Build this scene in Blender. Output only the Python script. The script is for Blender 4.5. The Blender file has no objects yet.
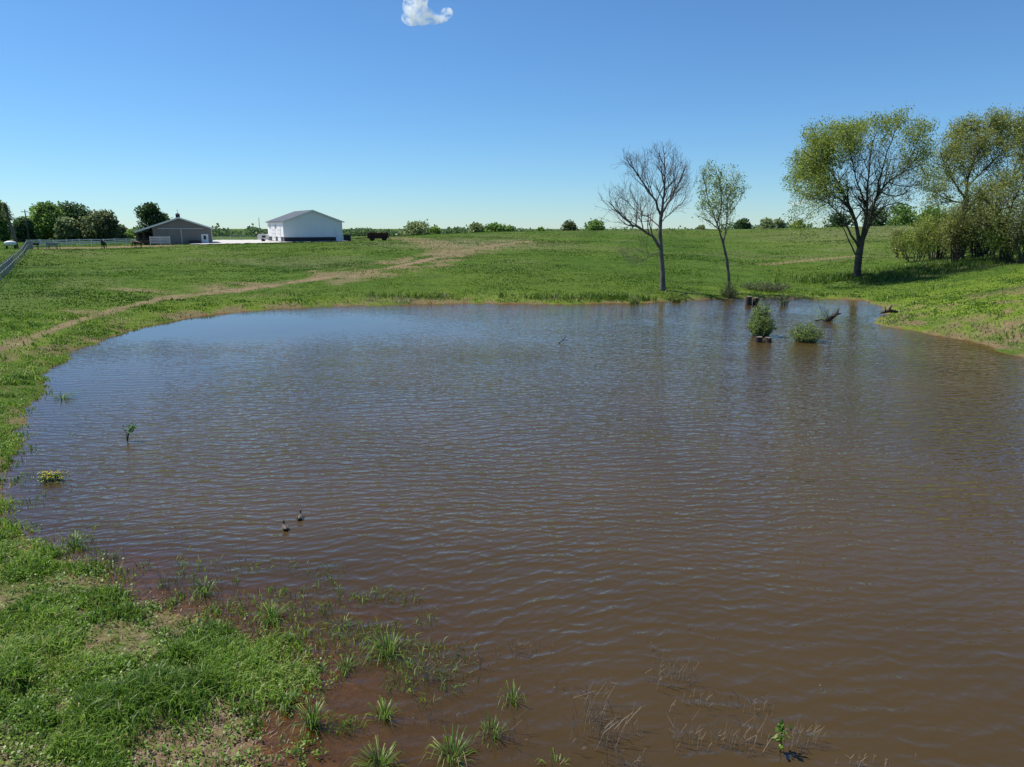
import bpy, math, random
import numpy as np
from mathutils import Vector, Matrix

# ------------------------------------------------------------------ camera, world, sun, exposure
W_, H_ = 1024, 767
PITCH = math.radians(12.4); CAMZ = 7.0; F = 705.0
scene = bpy.context.scene
COL = scene.collection
cam_d = bpy.data.cameras.new("camera"); cam = bpy.data.objects.new("camera", cam_d); COL.objects.link(cam)
cam_d.sensor_fit = 'HORIZONTAL'; cam_d.sensor_width = 36.0; cam_d.lens = 36.0 * F / W_
cam_d.clip_start = 0.1; cam_d.clip_end = 20000
cam.location = (0, 0, CAMZ); cam.rotation_euler = (math.pi / 2 - PITCH, 0, 0)
scene.camera = cam

SUN_AZ = math.radians(-68); SUN_EL = math.radians(57)      # azimuth from +Y, negative = left
sdir = Vector((math.sin(SUN_AZ) * math.cos(SUN_EL), math.cos(SUN_AZ) * math.cos(SUN_EL), math.sin(SUN_EL)))
world = bpy.data.worlds.new("World"); scene.world = world; world.use_nodes = True
wn = world.node_tree.nodes; wl = world.node_tree.links; wn.clear()
sky = wn.new("ShaderNodeTexSky"); sky.sky_type = 'NISHITA'; sky.sun_disc = False
sky.sun_elevation = SUN_EL; sky.sun_rotation = SUN_AZ
sky.altitude = 0; sky.air_density = 1.0; sky.dust_density = 0.0; sky.ozone_density = 10.0
bg = wn.new("ShaderNodeBackground"); bg.inputs[1].default_value = 0.093
wo = wn.new("ShaderNodeOutputWorld")
tint = wn.new('ShaderNodeMix'); tint.data_type = 'RGBA'; tint.blend_type = 'MULTIPLY'; tint.inputs[0].default_value = 1; tint.inputs[7].default_value = (.86, 1.05, 1.12, 1)
wl.new(sky.outputs[0], tint.inputs[6]); wl.new(tint.outputs[2], bg.inputs[0]); wl.new(bg.outputs[0], wo.inputs[0])
sun_d = bpy.data.lights.new("sun", 'SUN'); sun_d.energy = 5.0; sun_d.angle = math.radians(0.55); sun_d.color = (1.0, 0.955, 0.88)
sun = bpy.data.objects.new("sun", sun_d); COL.objects.link(sun)
sun.rotation_euler = sdir.to_track_quat('Z', 'Y').to_euler()
scene.view_settings.view_transform = 'Standard'; scene.view_settings.look = 'None'
scene.view_settings.exposure = 0.3; scene.view_settings.gamma = 1.0
scene.cycles.max_bounces = 6; scene.cycles.diffuse_bounces = 2; scene.cycles.glossy_bounces = 2
scene.cycles.transparent_max_bounces = 8; scene.cycles.transmission_bounces = 3
scene.cycles.volume_bounces = 8; scene.cycles.caustics_reflective = False; scene.cycles.caustics_refractive = False

# ------------------------------------------------------------------ picture <-> place
CP, SP = math.cos(PITCH), math.sin(PITCH)
def ray(u, v):
    x = (u - W_ / 2) / F; y = (H_ / 2 - v) / F
    return np.array([x, CP + y * SP, -SP + y * CP])
def at(u, v, Y):                       # point seen at pixel u, v that lies Y metres ahead
    d = ray(u, v); t = Y / d[1]
    return np.array([d[0] * t, Y, CAMZ + d[2] * t])
def wat(u, v, z=0.0):                  # point of the water level seen at pixel u, v
    d = ray(u, v); t = (z - CAMZ) / d[2]
    return np.array([d[0] * t, d[1] * t, z])

def vnoise(x, y, seed=0):
    x = np.asarray(x, float); y = np.asarray(y, float)
    xi = np.floor(x).astype(np.int64); yi = np.floor(y).astype(np.int64)
    fx = x - xi; fy = y - yi; fx = fx * fx * (3 - 2 * fx); fy = fy * fy * (3 - 2 * fy)
    def h(a, b):
        n = (a * 374761393 + b * 668265263 + seed * 974711) & 0xffffffff
        n = ((n ^ (n >> 13)) * 1274126177) & 0xffffffff
        return ((n ^ (n >> 16)) & 0xffff) / 65535.0
    return (h(xi, yi) * (1 - fx) + h(xi + 1, yi) * fx) * (1 - fy) + (h(xi, yi + 1) * (1 - fx) + h(xi + 1, yi + 1) * fx) * fy
def fbm(x, y, seed=0, o=3):
    s = 0; a = 1; t = 0
    for k in range(o):
        s = s + a * vnoise(x * 2 ** k, y * 2 ** k, seed + k * 17); t += a; a *= 0.5
    return s / t
def smooth(e0, e1, x):
    t = np.clip((x - e0) / (e1 - e0), 0, 1); return t * t * (3 - 2 * t)

SHORE_PX = [(258, 767), (262, 740), (258, 720), (281, 690), (279, 672), (270, 655), (245, 646), (226, 636), (205, 622), (180, 618), (150, 612), (122, 604),
            (113, 586), (90, 571), (64, 562), (40, 552), (19, 540), (0, 530), (2, 505), (7, 488), (3, 468), (8, 448), (22, 425), (34, 402), (42, 384), (48, 368), (75, 352),
            (110, 337), (150, 325), (200, 316), (260, 310), (330, 306.5), (420, 304), (500, 303.5), (560, 304.5), (600, 303.5), (640, 303), (700, 300),
            (735, 299), (760, 299), (800, 299), (840, 299.5), (872, 301), (878, 308), (892, 314), (874, 321), (880, 326), (912, 330), (926, 334), (960, 338), (990, 347), (1024, 360)]
SH = np.array([wat(u, v)[:2] for u, v in SHORE_PX] + [(33, 36), (38, 28), (36, 15), (25, 4), (8, 0.0), (1, 1), (-1.2, 4)])
# rounder shoreline: one pass of corner cutting
def chaikin(P):
    Q = []
    for i in range(len(P)):
        a, b = P[i], P[(i + 1) % len(P)]; Q += [a * .75 + b * .25, a * .25 + b * .75]
    return np.array(Q)
SH = chaikin(SH)
def sdist(x, y):                       # >0 on land, <0 in the pond
    x = np.ravel(x); y = np.ravel(y)
    out = np.empty(len(x)); A = SH; B = np.roll(SH, -1, 0)
    for s in range(0, len(x), 60000):
        X = x[s:s + 60000, None]; Y = y[s:s + 60000, None]
        ab = B - A; t = ((X - A[:, 0]) * ab[:, 0] + (Y - A[:, 1]) * ab[:, 1]) / (ab ** 2).sum(1)
        t = np.clip(t, 0, 1)
        d = np.sqrt(((X - A[:, 0] - t * ab[:, 0]) ** 2 + (Y - A[:, 1] - t * ab[:, 1]) ** 2).min(1))
        c = ((A[:, 1] > Y) != (B[:, 1] > Y)) & (X < (B[:, 0] - A[:, 0]) * (Y - A[:, 1]) / (B[:, 1] - A[:, 1] + 1e-12) + A[:, 0])
        out[s:s + 60000] = np.where(c.sum(1) % 2 == 1, -d, d)
    return out

CT = [(0, 345, 38), (0, 310, 50), (0, 283, 66), (30, 250, 112), (12, 249, 128), (60, 249.5, 135), (100, 248.5, 145), (140, 247, 150), (180, 245, 158), (210, 244.5, 162),
      (250, 243.5, 168), (300, 242.2, 176), (345, 241.5, 180), (100, 290, 66), (100, 265, 98), (250, 285, 76), (250, 262, 110), (400, 278, 82), (400, 256, 118),
      (400, 241, 165), (420, 236.5, 200), (560, 284, 80), (560, 255, 125), (560, 240, 180), (560, 231, 228), (480, 232.5, 225), (700, 285, 78), (700, 260, 118), (700, 242, 175), (700, 229.8, 240),
      (857, 279, 86), (800, 256, 128), (800, 240, 175), (800, 228.2, 235), (920, 266, 90), (930, 240, 145), (910, 226, 200), (1024, 264, 76), (1024, 303, 50), (1040, 240, 140)]
CTW = [list(at(u, v, Y)) for u, v, Y in CT]
CTW += [[-60, 30, 1.6], [-30, 10, 1.5], [-8, 6, .55], [-14, 10, .8], [-90, 60, 3], [0, 320, 3.5], [100, 320, 3.2], [-60, 240, 3.6], [-110, 220, 3.6], [-160, 300, 3], [50, 60, 3.2], [60, 20, 2.6], [0, -30, 1.5], [190, 180, 6], [-150, 130, 4]]
for u, v in SHORE_PX[::3]: p = wat(u, v); CTW.append([p[0], p[1], 0.12])
CTW = np.array(CTW)
def tps_fit(P, lam=30.0):
    n = len(P); d = np.sqrt(((P[:, None, :2] - P[None, :, :2]) ** 2).sum(2)); K = np.where(d > 0, d * d * np.log(d + 1e-9), 0) + lam * np.eye(n)
    Q = np.c_[np.ones(n), P[:, :2]]; A = np.block([[K, Q], [Q.T, np.zeros((3, 3))]])
    return np.linalg.solve(A, np.r_[P[:, 2], 0, 0, 0])
TW = tps_fit(CTW)
def tps(x, y):
    out = np.empty(len(x))
    for s in range(0, len(x), 60000):
        X = x[s:s + 60000]; Y = y[s:s + 60000]
        d2 = (X[:, None] - CTW[:, 0]) ** 2 + (Y[:, None] - CTW[:, 1]) ** 2
        out[s:s + 60000] = (0.5 * d2 * np.log(d2 + 1e-9)) @ TW[:-3] + TW[-3] + TW[-2] * X + TW[-1] * Y
    return out
def ground(x, y, ret_s=False, rough=True):
    x = np.atleast_1d(np.asarray(x, float)).ravel(); y = np.atleast_1d(np.asarray(y, float)).ravel()
    s = sdist(x, y); r = np.hypot(x, y)
    if rough: s = s + (fbm(x * .9, y * .9, 5, 3) - .5) * (0.5 + 0.018 * r)
    far = smooth(255, 420, r)
    back = smooth(10, -60, y)
    z = np.clip(tps(np.clip(x, -260, 260), np.clip(y, -60, 380)), 0.05, 9.0)
    z = z * (1 - far) + far * (2.6 + 1.5 * (fbm(x / 300, y / 300, 3) - .5))
    z = z * (1 - back) + back * 1.8
    near = smooth(22, 12, r)
    k = smooth(-0.2, 5 , s)
    rise = s * (0.10 + .05 * (1 - near))
    z = np.where(s > 0, rise * (1 - k) + np.maximum(z, .12) * k, z)
    bed = s * (0.05 * near + 0.16 * (1 - near)); bed = np.maximum(bed, -1.4)
    z = np.where(s <= 0, bed, z)
    if rough:
        a = 0.025 + 0.05 * smooth(15, 60, r)
        a = a * smooth(-.4, 1.2, s) + .012
        z = z + a * (fbm(x * 1.3, y * 1.3, 11, 3) - .5) * 2 * smooth(400, 200, r)
    if ret_s: return z, s
    return z
def gz(x, y): return float(ground([x], [y])[0])
def hit(u, v):                          # where the sight line through u, v meets the ground
    d = ray(u, v); t = np.geomspace(6, 600, 900)
    z = CAMZ + d[2] * t; g = ground(d[0] * t, d[1] * t)
    k = np.argmax(z < g)
    if not (z < g).any(): k = 500
    return np.array([d[0] * t[k], d[1] * t[k], g[k]])

# ------------------------------------------------------------------ mesh + object helpers
def mesh_np(name, V, faces4=None, faces3=None, mats=None, tint=None, smooth_=False, attrs=None):
    me = bpy.data.meshes.new(name); V = np.asarray(V, np.float32)
    n4 = 0 if faces4 is None else len(faces4); n3 = 0 if faces3 is None else len(faces3)
    me.vertices.add(len(V)); me.vertices.foreach_set('co', V.ravel())
    li = np.concatenate([np.asarray(f, np.int32).ravel() for f in (faces4, faces3) if f is not None and len(f)])
    me.loops.add(len(li)); me.loops.foreach_set('vertex_index', li)
    me.polygons.add(n4 + n3)
    ls = np.concatenate([np.arange(n4) * 4, n4 * 4 + np.arange(n3) * 3]).astype(np.int32)
    me.polygons.foreach_set('loop_start', ls)
    if smooth_: me.polygons.foreach_set('use_smooth', np.ones(n4 + n3, bool))
    if tint is not None:
        a = me.attributes.new('tint', 'FLOAT', 'POINT'); a.data.foreach_set('value', np.asarray(tint, np.float32))
    for k, arr in (attrs or {}).items():
        a = me.attributes.new(k, 'FLOAT', 'POINT'); a.data.foreach_set('value', np.asarray(arr, np.float32))
    me.update(calc_edges=True); me.validate()
    if mats: me.materials.append(mats)
    return me
def link(name, me, parent=None, loc=None):
    o = bpy.data.objects.new(name, me); COL.objects.link(o)
    if parent: o.parent = parent
    if loc is not None: o.location = loc
    return o
def tag(o, label=None, cat=None, group=None, kind=None):
    if label: o['label'] = label
    if cat: o['category'] = cat
    if group: o['group'] = group
    if kind: o['kind'] = kind
    return o
def empty(name, loc, label, cat, group=None, rz=0):
    o = bpy.data.objects.new(name, None); COL.objects.link(o); o.location = tuple(loc); o.rotation_euler = (0, 0, rz)
    o.empty_display_size = .3
    return tag(o, label, cat, group)
class MB:
    def __init__(s): s.v = []; s.f = []
    def add(s, v, f):
        o = len(s.v); s.v += [tuple(p) for p in v]; s.f += [tuple(i + o for i in q) for q in f]
    def box(s, c, d, rz=0, taper=1.0):
        cx, cy, cz = c; a, b, h = d[0] / 2, d[1] / 2, d[2] / 2; P = []
        for z, t in ((-h, 1), (h, taper)):
            for x, y in ((-a, -b), (a, -b), (a, b), (-a, b)):
                x *= t; y *= t
                P.append((cx + x * math.cos(rz) - y * math.sin(rz), cy + x * math.sin(rz) + y * math.cos(rz), cz + z))
        s.add(P, [(3, 2, 1, 0), (4, 5, 6, 7), (0, 1, 5, 4), (1, 2, 6, 5), (2, 3, 7, 6), (3, 0, 4, 7)])
    def tube(s, pts, rad, k=8, cap=True):
        pts = [Vector(p) for p in pts]; n = len(pts)
        if not hasattr(rad, '__len__'): rad = [rad] * n
        d = (pts[1] - pts[0]).normalized(); ref = Vector((1, 0, 0)) if abs(d.x) < .8 else Vector((0, 1, 0))
        P = []
        for i in range(n):
            d = (pts[min(i + 1, n - 1)] - pts[max(i - 1, 0)]).normalized()
            a = (ref - d * ref.dot(d)).normalized(); b = d.cross(a); ref = a
            for j in range(k):
                t = 2 * math.pi * j / k; P.append(pts[i] + (a * math.cos(t) + b * math.sin(t)) * rad[i])
        Fc = [(i * k + j, i * k + (j + 1) % k, (i + 1) * k + (j + 1) % k, (i + 1) * k + j) for i in range(n - 1) for j in range(k)]
        if cap: Fc += [tuple(range(k - 1, -1, -1)), tuple(range((n - 1) * k, n * k))]
        s.add(P, Fc)
    def prism(s, poly, y0, y1):            # polygon in x,z pulled along y
        n = len(poly); P = [(x, y0, z) for x, z in poly] + [(x, y1, z) for x, z in poly]
        s.add(P, [tuple(range(n)), tuple(range(2 * n - 1, n - 1, -1))] + [((i + 1) % n, i, n + i, n + (i + 1) % n) for i in range(n)])
    def ball(s, c, r, seg=12, rings=8, jit=0, seed=0):
        R = random.Random(seed); P = [(c[0], c[1], c[2] - r[2])]; 
        for i in range(1, rings):
            t = math.pi * i / rings - math.pi / 2
            for j in range(seg):
                a = 2 * math.pi * j / seg; q = 1 + R.uniform(-jit, jit)
                P.append((c[0] + r[0] * q * math.cos(t) * math.cos(a), c[1] + r[1] * q * math.cos(t) * math.sin(a), c[2] + r[2] * q * math.sin(t)))
        P.append((c[0], c[1], c[2] + r[2])); Fc = []
        for j in range(seg): Fc.append((0, 1 + (j + 1) % seg, 1 + j))
        for i in range(rings - 2):
            for j in range(seg):
                a = 1 + i * seg; Fc.append((a + j, a + (j + 1) % seg, a + seg + (j + 1) % seg, a + seg + j))
        a = 1 + (rings - 2) * seg
        for j in range(seg): Fc.append((a + j, a + (j + 1) % seg, len(P) - 1))
        s.add(P, Fc)
    def build(s, name, mat, parent=None, smooth_=False):
        me = bpy.data.meshes.new(name); me.from_pydata(s.v, [], s.f); me.materials.append(mat)
        if smooth_: me.polygons.foreach_set('use_smooth', [True] * len(me.polygons))
        me.update(); return link(name, me, parent)

# ------------------------------------------------------------------ materials
def newmat(name):
    m = bpy.data.materials.new(name); m.use_nodes = True; n = m.node_tree.nodes; n.clear()
    return m, n, m.node_tree.links
def ramp(n, stops, interp='LINEAR'):
    r = n.new('ShaderNodeValToRGB'); r.color_ramp.interpolation = interp; e = r.color_ramp.elements
    while len(e) < len(stops): e.new(.5)
    for q, (p, c) in zip(e, stops): q.position = p; q.color = (*c, 1)
    return r
def noise(n, l, scale, detail=4, rough=.55, vec=None, dist=0):
    t = n.new('ShaderNodeTexNoise'); t.inputs['Scale'].default_value = scale; t.inputs['Detail'].default_value = detail
    t.inputs['Roughness'].default_value = rough; t.inputs['Distortion'].default_value = dist
    if vec is not None: l.new(vec, t.inputs['Vector'])
    return t
def mixc(n, l, fac, a, b, bt='MIX'):
    m = n.new('ShaderNodeMix'); m.data_type = 'RGBA'; m.blend_type = bt
    for s, v in ((m.inputs[0], fac), (m.inputs[6], a), (m.inputs[7], b)):
        if hasattr(v, 'is_output'): l.new(v, s)
        elif isinstance(v, tuple): s.default_value = (*v, 1)
        else: s.default_value = v
    return m.outputs[2]
def math_(n, l, op, a, b=0.0, c=None, clamp=False):
    m = n.new('ShaderNodeMath'); m.operation = op; m.use_clamp = clamp
    for i, v in enumerate((a, b, c)):
        if v is None: continue
        if hasattr(v, 'is_output'): l.new(v, m.inputs[i])
        else: m.inputs[i].default_value = v
    return m.outputs[0]
def mrange(n, l, v, a, b, c=0.0, d=1.0):
    m = n.new('ShaderNodeMapRange'); l.new(v, m.inputs[0])
    for i, q in enumerate((a, b, c, d)): m.inputs[i + 1].default_value = q
    return m.outputs[0]
def attr(n, name):
    a = n.new('ShaderNodeAttribute'); a.attribute_name = name; return a.outputs['Fac']
def solid(name, c1, c2=None, scale=3, rough=.7, bump=0, metallic=0, spec=.3, bscale=None, wave=None):
    m, n, l = newmat(name); p = n.new('ShaderNodeBsdfPrincipled'); o = n.new('ShaderNodeOutputMaterial'); l.new(p.outputs[0], o.inputs[0])
    p.inputs['Roughness'].default_value = rough; p.inputs['Metallic'].default_value = metallic; p.inputs['Specular IOR Level'].default_value = spec
    tc = n.new('ShaderNodeTexCoord').outputs['Object']
    nz = noise(n, l, scale, 5, .6, tc)
    if c2 is None: c2 = tuple(x * .75 for x in c1)
    r = ramp(n, [(.3, c2), (.7, c1)]); l.new(nz.outputs[0], r.inputs[0]); l.new(r.outputs[0], p.inputs['Base Color'])
    h = None
    if bump:
        h = noise(n, l, bscale or scale * 3, 5, .65, tc).outputs[0]
        b = n.new('ShaderNodeBump'); b.inputs['Strength'].default_value = 1; b.inputs['Distance'].default_value = bump; l.new(h, b.inputs['Height']); l.new(b.outputs[0], p.inputs['Normal'])
    if wave:
        w = n.new('ShaderNodeTexWave'); w.inputs['Scale'].default_value = wave; w.wave_profile = 'SIN'; l.new(tc, w.inputs[0])
        b = n.new('ShaderNodeBump'); b.inputs['Strength'].default_value = 1; b.inputs['Distance'].default_value = .02; l.new(w.outputs['Fac'], b.inputs['Height']); l.new(b.outputs[0], p.inputs['Normal'])
    return m
def leafmat(name, stops, trans=.35, varscale=.5, rough=.6):
    m, n, l = newmat(name); o = n.new('ShaderNodeOutputMaterial')
    t = attr(n, 'tint'); g = n.new('ShaderNodeNewGeometry')
    nz = noise(n, l, varscale, 2, .5, g.outputs['Position'])
    f = math_(n, l, 'ADD', t, math_(n, l, 'MULTIPLY', math_(n, l, 'SUBTRACT', nz.outputs[0], .5), .7), clamp=True)
    r = ramp(n, stops); l.new(f, r.inputs[0])
    d = n.new('ShaderNodeBsdfDiffuse'); tr = n.new('ShaderNodeBsdfTranslucent'); mx = n.new('ShaderNodeMixShader')
    l.new(r.outputs[0], d.inputs[0]); l.new(r.outputs[0], tr.inputs[0]); mx.inputs[0].default_value = trans
    l.new(d.outputs[0], mx.inputs[1]); l.new(tr.outputs[0], mx.inputs[2])
    gl = n.new('ShaderNodeBsdfGlossy'); gl.inputs['Roughness'].default_value = .45; gl.inputs[0].default_value = (.9, .9, .9, 1)
    m2 = n.new('ShaderNodeMixShader'); m2.inputs[0].default_value = .025; l.new(mx.outputs[0], m2.inputs[1]); l.new(gl.outputs[0], m2.inputs[2])
    l.new(m2.outputs[0], o.inputs[0]); return m

M = {}
M['grass'] = leafmat('grass_blades', [(0, (.045, .10, .012)), (.35, (.11, .21, .022)), (.6, (.20, .34, .04)), (.82, (.32, .42, .08)), (1, (.46, .40, .22))], .45, .6)
M['field_grass'] = leafmat('pasture_grass', [(0, (.030, .070, .008)), (.4, (.060, .130, .012)), (.7, (.12, .215, .018)), (.9, (.20, .27, .04)), (1, (.34, .30, .16))], .4, .12)
M['straw'] = leafmat('dead_stems', [(0, (.18, .14, .10)), (.5, (.36, .29, .21)), (1, (.58, .50, .38))], .3, 1)
M['weed'] = leafmat('broad_weeds', [(0, (.06, .13, .015)), (.5, (.14, .27, .03)), (1, (.28, .40, .06))], .4, 1)
M['bark'] = solid('bark', (.10, .085, .07), (.035, .03, .026), 1.4, .9, .05, bscale=6)
M['bark_pale'] = solid('bark_pale', (.20, .175, .145), (.07, .06, .05), 1.0, .9, .04, bscale=7)
M['bark_bare'] = solid('bark_bare_tree', (.20, .175, .155), (.085, .075, .068), 1.2, .9, .04, bscale=6)
M['leaf_big'] = leafmat('leaf_young_olive', [(0, (.13, .18, .04)), (.5, (.27, .35, .06)), (1, (.44, .48, .09))], .55, .35)
M['leaf_right'] = leafmat('leaf_bronze_green', [(0, (.15, .17, .05)), (.5, (.28, .32, .075)), (1, (.42, .44, .11))], .55, .3)
M['leaf_small'] = leafmat('leaf_pale_green', [(0, (.14, .20, .06)), (.5, (.27, .38, .10)), (1, (.42, .52, .16))], .6, .5)
M['leaf_shrub'] = leafmat('leaf_shrub', [(0, (.12, .16, .03)), (.5, (.27, .35, .055)), (1, (.44, .50, .09))], .4, .4)
M['leaf_grey'] = leafmat('leaf_grey_brush', [(0, (.08, .10, .04)), (.5, (.15, .18, .065)), (1, (.25, .28, .11))], .3, .4)
def far(name, a, b, c): return leafmat(name, [(0, tuple(1.5 * q for q in a)), (.5, tuple(1.55 * q for q in b)), (1, tuple(1.5 * q for q in c))], .5, .12)
M['far_green'] = far('far_green', (.06, .11, .028), (.13, .21, .045), (.22, .31, .065))
M['far_dark'] = far('far_dark', (.022, .045, .017), (.045, .085, .028), (.08, .13, .04))
M['far_olive'] = far('far_olive', (.08, .11, .045), (.15, .19, .08), (.23, .26, .12))
M['far_brown'] = far('far_brown', (.045, .065, .028), (.085, .11, .045), (.14, .165, .07))
M['far_pale'] = far('far_pale', (.10, .14, .06), (.18, .22, .09), (.26, .29, .13))

def ground_material():
    m, n, l = newmat('ground_soil_and_turf'); o = n.new('ShaderNodeOutputMaterial'); p = n.new('ShaderNodeBsdfPrincipled'); l.new(p.outputs[0], o.inputs[0])
    p.inputs['Roughness'].default_value = .95; p.inputs['Specular IOR Level'].default_value = .04
    g = n.new('ShaderNodeNewGeometry').outputs['Position']
    n1 = noise(n, l, .045, 5, .6, g); n2 = noise(n, l, .9, 6, .7, g); n3 = noise(n, l, 7, 5, .7, g)
    turf = ramp(n, [(.30, (.034, .068, .011)), (.5, (.060, .110, .016)), (.68, (.105, .16, .022))]); 
    f = math_(n, l, 'ADD', math_(n, l, 'MULTIPLY', n1.outputs[0], .55), math_(n, l, 'MULTIPLY', n2.outputs[0], .45)); l.new(f, turf.inputs[0])
    # dead thatch showing between the blades
    th = mrange(n, l, n2.outputs[0], .52, .72); big = noise(n, l, .02, 3, .55, g); c0 = mixc(n, l, mrange(n, l, big.outputs[0], .42, .62, 0, .45), turf.outputs[0], (.110, .150, .026))
    c0 = mixc(n, l, mrange(n, l, noise(n, l, .16, 4, .6, g).outputs[0], .55, .68, 0, .5), c0, (.035, .065, .016))
    c0 = mixc(n, l, math_(n, l, 'MULTIPLY', attr(n, 'lush'), mrange(n, l, n2.outputs[0], .35, .6, .4, 1.0)), c0, (.145, .205, .022))
    c = mixc(n, l, math_(n, l, 'MULTIPLY', th, .18), c0, (.17, .135, .08))
    dry = attr(n, 'dry'); dn = math_(n, l, 'MULTIPLY', dry, mrange(n, l, n2.outputs[0], .3, .62, .35, 1.0), clamp=True)
    c = mixc(n, l, dn, c, (.20, .17, .105))
    soil = ramp(n, [(.3, (.07, .045, .026)), (.5, (.17, .115, .07)), (.7, (.31, .235, .155))]); l.new(n3.outputs[0], soil.inputs[0])
    c = mixc(n, l, attr(n, 'soil'), c, soil.outputs[0])
    dt = attr(n, 'dirt'); track = ramp(n, [(.3, (.15, .105, .06)), (.7, (.27, .20, .125))]); l.new(n2.outputs[0], track.inputs[0])
    c = mixc(n, l, math_(n, l, 'MULTIPLY', dt, mrange(n, l, n2.outputs[0], .25, .5, .5, 1.0), clamp=True), c, track.outputs[0])
    bed = ramp(n, [(.3, (.07, .036, .013)), (.6, (.18, .092, .036)), (.8, (.30, .18, .085))]); l.new(n3.outputs[0], bed.inputs[0])
    c = mixc(n, l, attr(n, 'wet'), c, bed.outputs[0])
    l.new(c, p.inputs['Base Color'])
    b = n.new('ShaderNodeBump'); b.inputs['Strength'].default_value = 1; b.inputs['Distance'].default_value = .12
    hh = math_(n, l, 'ADD', math_(n, l, 'MULTIPLY', n3.outputs[0], .35), n2.outputs[0]); l.new(hh, b.inputs['Height']); l.new(b.outputs[0], p.inputs['Normal'])
    return m

# worn tracks, bare spots (each a line of pixels on the photo, dropped on the ground)
def line_mask(x, y, P, w):
    P = np.array(P); A = P[:-1]; B = P[1:]; ab = B - A; out = np.full(len(x), 1e9)
    for a, d in zip(A, ab):
        t = np.clip(((x - a[0]) * d[0] + (y - a[1]) * d[1]) / (d @ d), 0, 1)
        out = np.minimum(out, np.hypot(x - a[0] - t * d[0], y - a[1] - t * d[1]))
    return 1 - smooth(w * .35, w, out + (fbm(x * .35, y * .35, 31, 3) - .5) * w * 1.1)
TRACK = [hit(u, v)[:2] for u, v in [(-40, 362), (10, 345), (50, 331), (85, 319), (130, 306), (165, 299), (200, 295), (240, 289), (290, 283), (340, 276), (385, 269), (415, 263), (440, 257), (465, 251), (490, 246), (520, 242)]]
TRACK2 = [hit(u, v)[:2] for u, v in [(455, 253), (440, 245), (420, 240), (385, 237.5)]]
SCAR = [hit(u, v)[:2] for u, v in [(770, 264), (810, 260), (850, 256.5)]]
SPOTS = [(138, 290, 2.2), (88, 313, 1.5)]
LOTP = [at(u, 248, Y)[:2] for u, Y in [(40, 140), (75, 146), (110, 150), (150, 154)]]

def ground_attrs(x, y, s, z):
    r = np.hypot(x, y)
    dirt = np.maximum(line_mask(x, y, TRACK[:6], .75), line_mask(x, y, TRACK[5:], 1.5)) * (.8 + .2 * smooth(.35, .6, fbm(x * .12, y * .12, 77)))
    tr_w = line_mask(x, y, TRACK[7:], 7.5) * .8
    dirt = np.maximum(dirt, tr_w * smooth(.3, .6, fbm(x * .22, y * .22, 44)))
    dirt = np.maximum(dirt, line_mask(x, y, TRACK2, 6) * .6)
    dirt = np.maximum(dirt, line_mask(x, y, SCAR, 2.2) * .8)
    dirt = np.maximum(dirt, line_mask(x, y, LOTP, 7.5))
    for u, v, w in SPOTS:
        q = hit(u, v); dirt = np.maximum(dirt, .6 * (1 - smooth(.3, 1, np.hypot((x - q[0]) / (w * 2), (y - q[1]) / w))))
    soil = smooth(1.5, .1, s + (fbm(x * .9, y * .9, 9) - .5) * 2.6) * smooth(.44, .60, fbm(x * .5 + 3, y * .5, 21)) * .8
    soil = np.maximum(soil, .8 * smooth(.54, .66, fbm(x * 1.1, y * 1.1, 51)) * smooth(20, 14, r))          # bare litter in the near bank
    q = wat(225, 738); soil = np.maximum(soil, smooth(2.2, .9, np.hypot((x - q[0]) * .75, (y - q[1]) * 1.3)) * .95 * smooth(.25, .45, fbm(x * 1.6, y * 1.6, 122)))
    q = wat(1010, 338); soil = np.maximum(soil, smooth(2.4, .6, np.hypot((x - q[0]) * .5, (y - q[1]))) * .9 * smooth(.35, .55, fbm(x * .8, y * .8, 64)))
    q = wat(925, 331); soil = np.maximum(soil, smooth(2, .6, np.hypot((x - q[0]) * .3, (y - q[1]))) * .8 * smooth(.35, .55, fbm(x * .8, y * .8, 65)))
    # left bank: trampled mud between shore and track
    soil = np.maximum(soil, smooth(3.5, .8, s) * smooth(.50, .62, fbm(x * .45, y * .45, 63)) * smooth(5, -5, x) * smooth(28, 34, y) * .8)
    soil = np.maximum(soil, .85 * smooth(.57, .66, fbm(x * .55, y * .55, 120)) * smooth(8, 18, x) * smooth(70, 50, y))
    soil = np.maximum(soil, (.15 + .5 * smooth(.4, .6, fbm(x * 2.2, y * 2.2, 130))) * smooth(26, 17, r))
    soil = soil * (s > -.5)
    dry = smooth(.55, .75, fbm(x / 14, y / 14, 91)) * .3 * smooth(45, 90, r)
    P = hit(990, 263); dry = np.maximum(dry, smooth(1.25, .4, np.hypot((x - P[0]) / 16, (y - P[1]) / 5)) * .85)
    P = hit(900, 232); dry = np.maximum(dry, smooth(1.2, .3, np.hypot((x - P[0]) / 45, (y - P[1]) / 40)) * .4)
    P = hit(470, 243); dry = np.maximum(dry, smooth(1.2, .2, np.hypot((x - P[0]) / 30, (y - P[1]) / 30)) * .8 * smooth(.25, .5, fbm(x / 6, y / 6, 140)))
    dry = np.maximum(dry, smooth(190, 240, r) * .15 * (x > 10))
    wet = smooth(.03, -.03, z)
    lush = np.maximum(smooth(9, 1.5, s) * .6 * smooth(35, 50, r), smooth(8, 20, x) * smooth(85, 60, y) * .85) * smooth(.35, .6, fbm(x * .3, y * .3, 104) + .08)
    return dict(dirt=np.clip(dirt, 0, 1), soil=np.clip(soil, 0, 1), dry=np.clip(dry, 0, 1), wet=wet, lush=np.clip(lush, 0, 1))

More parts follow.
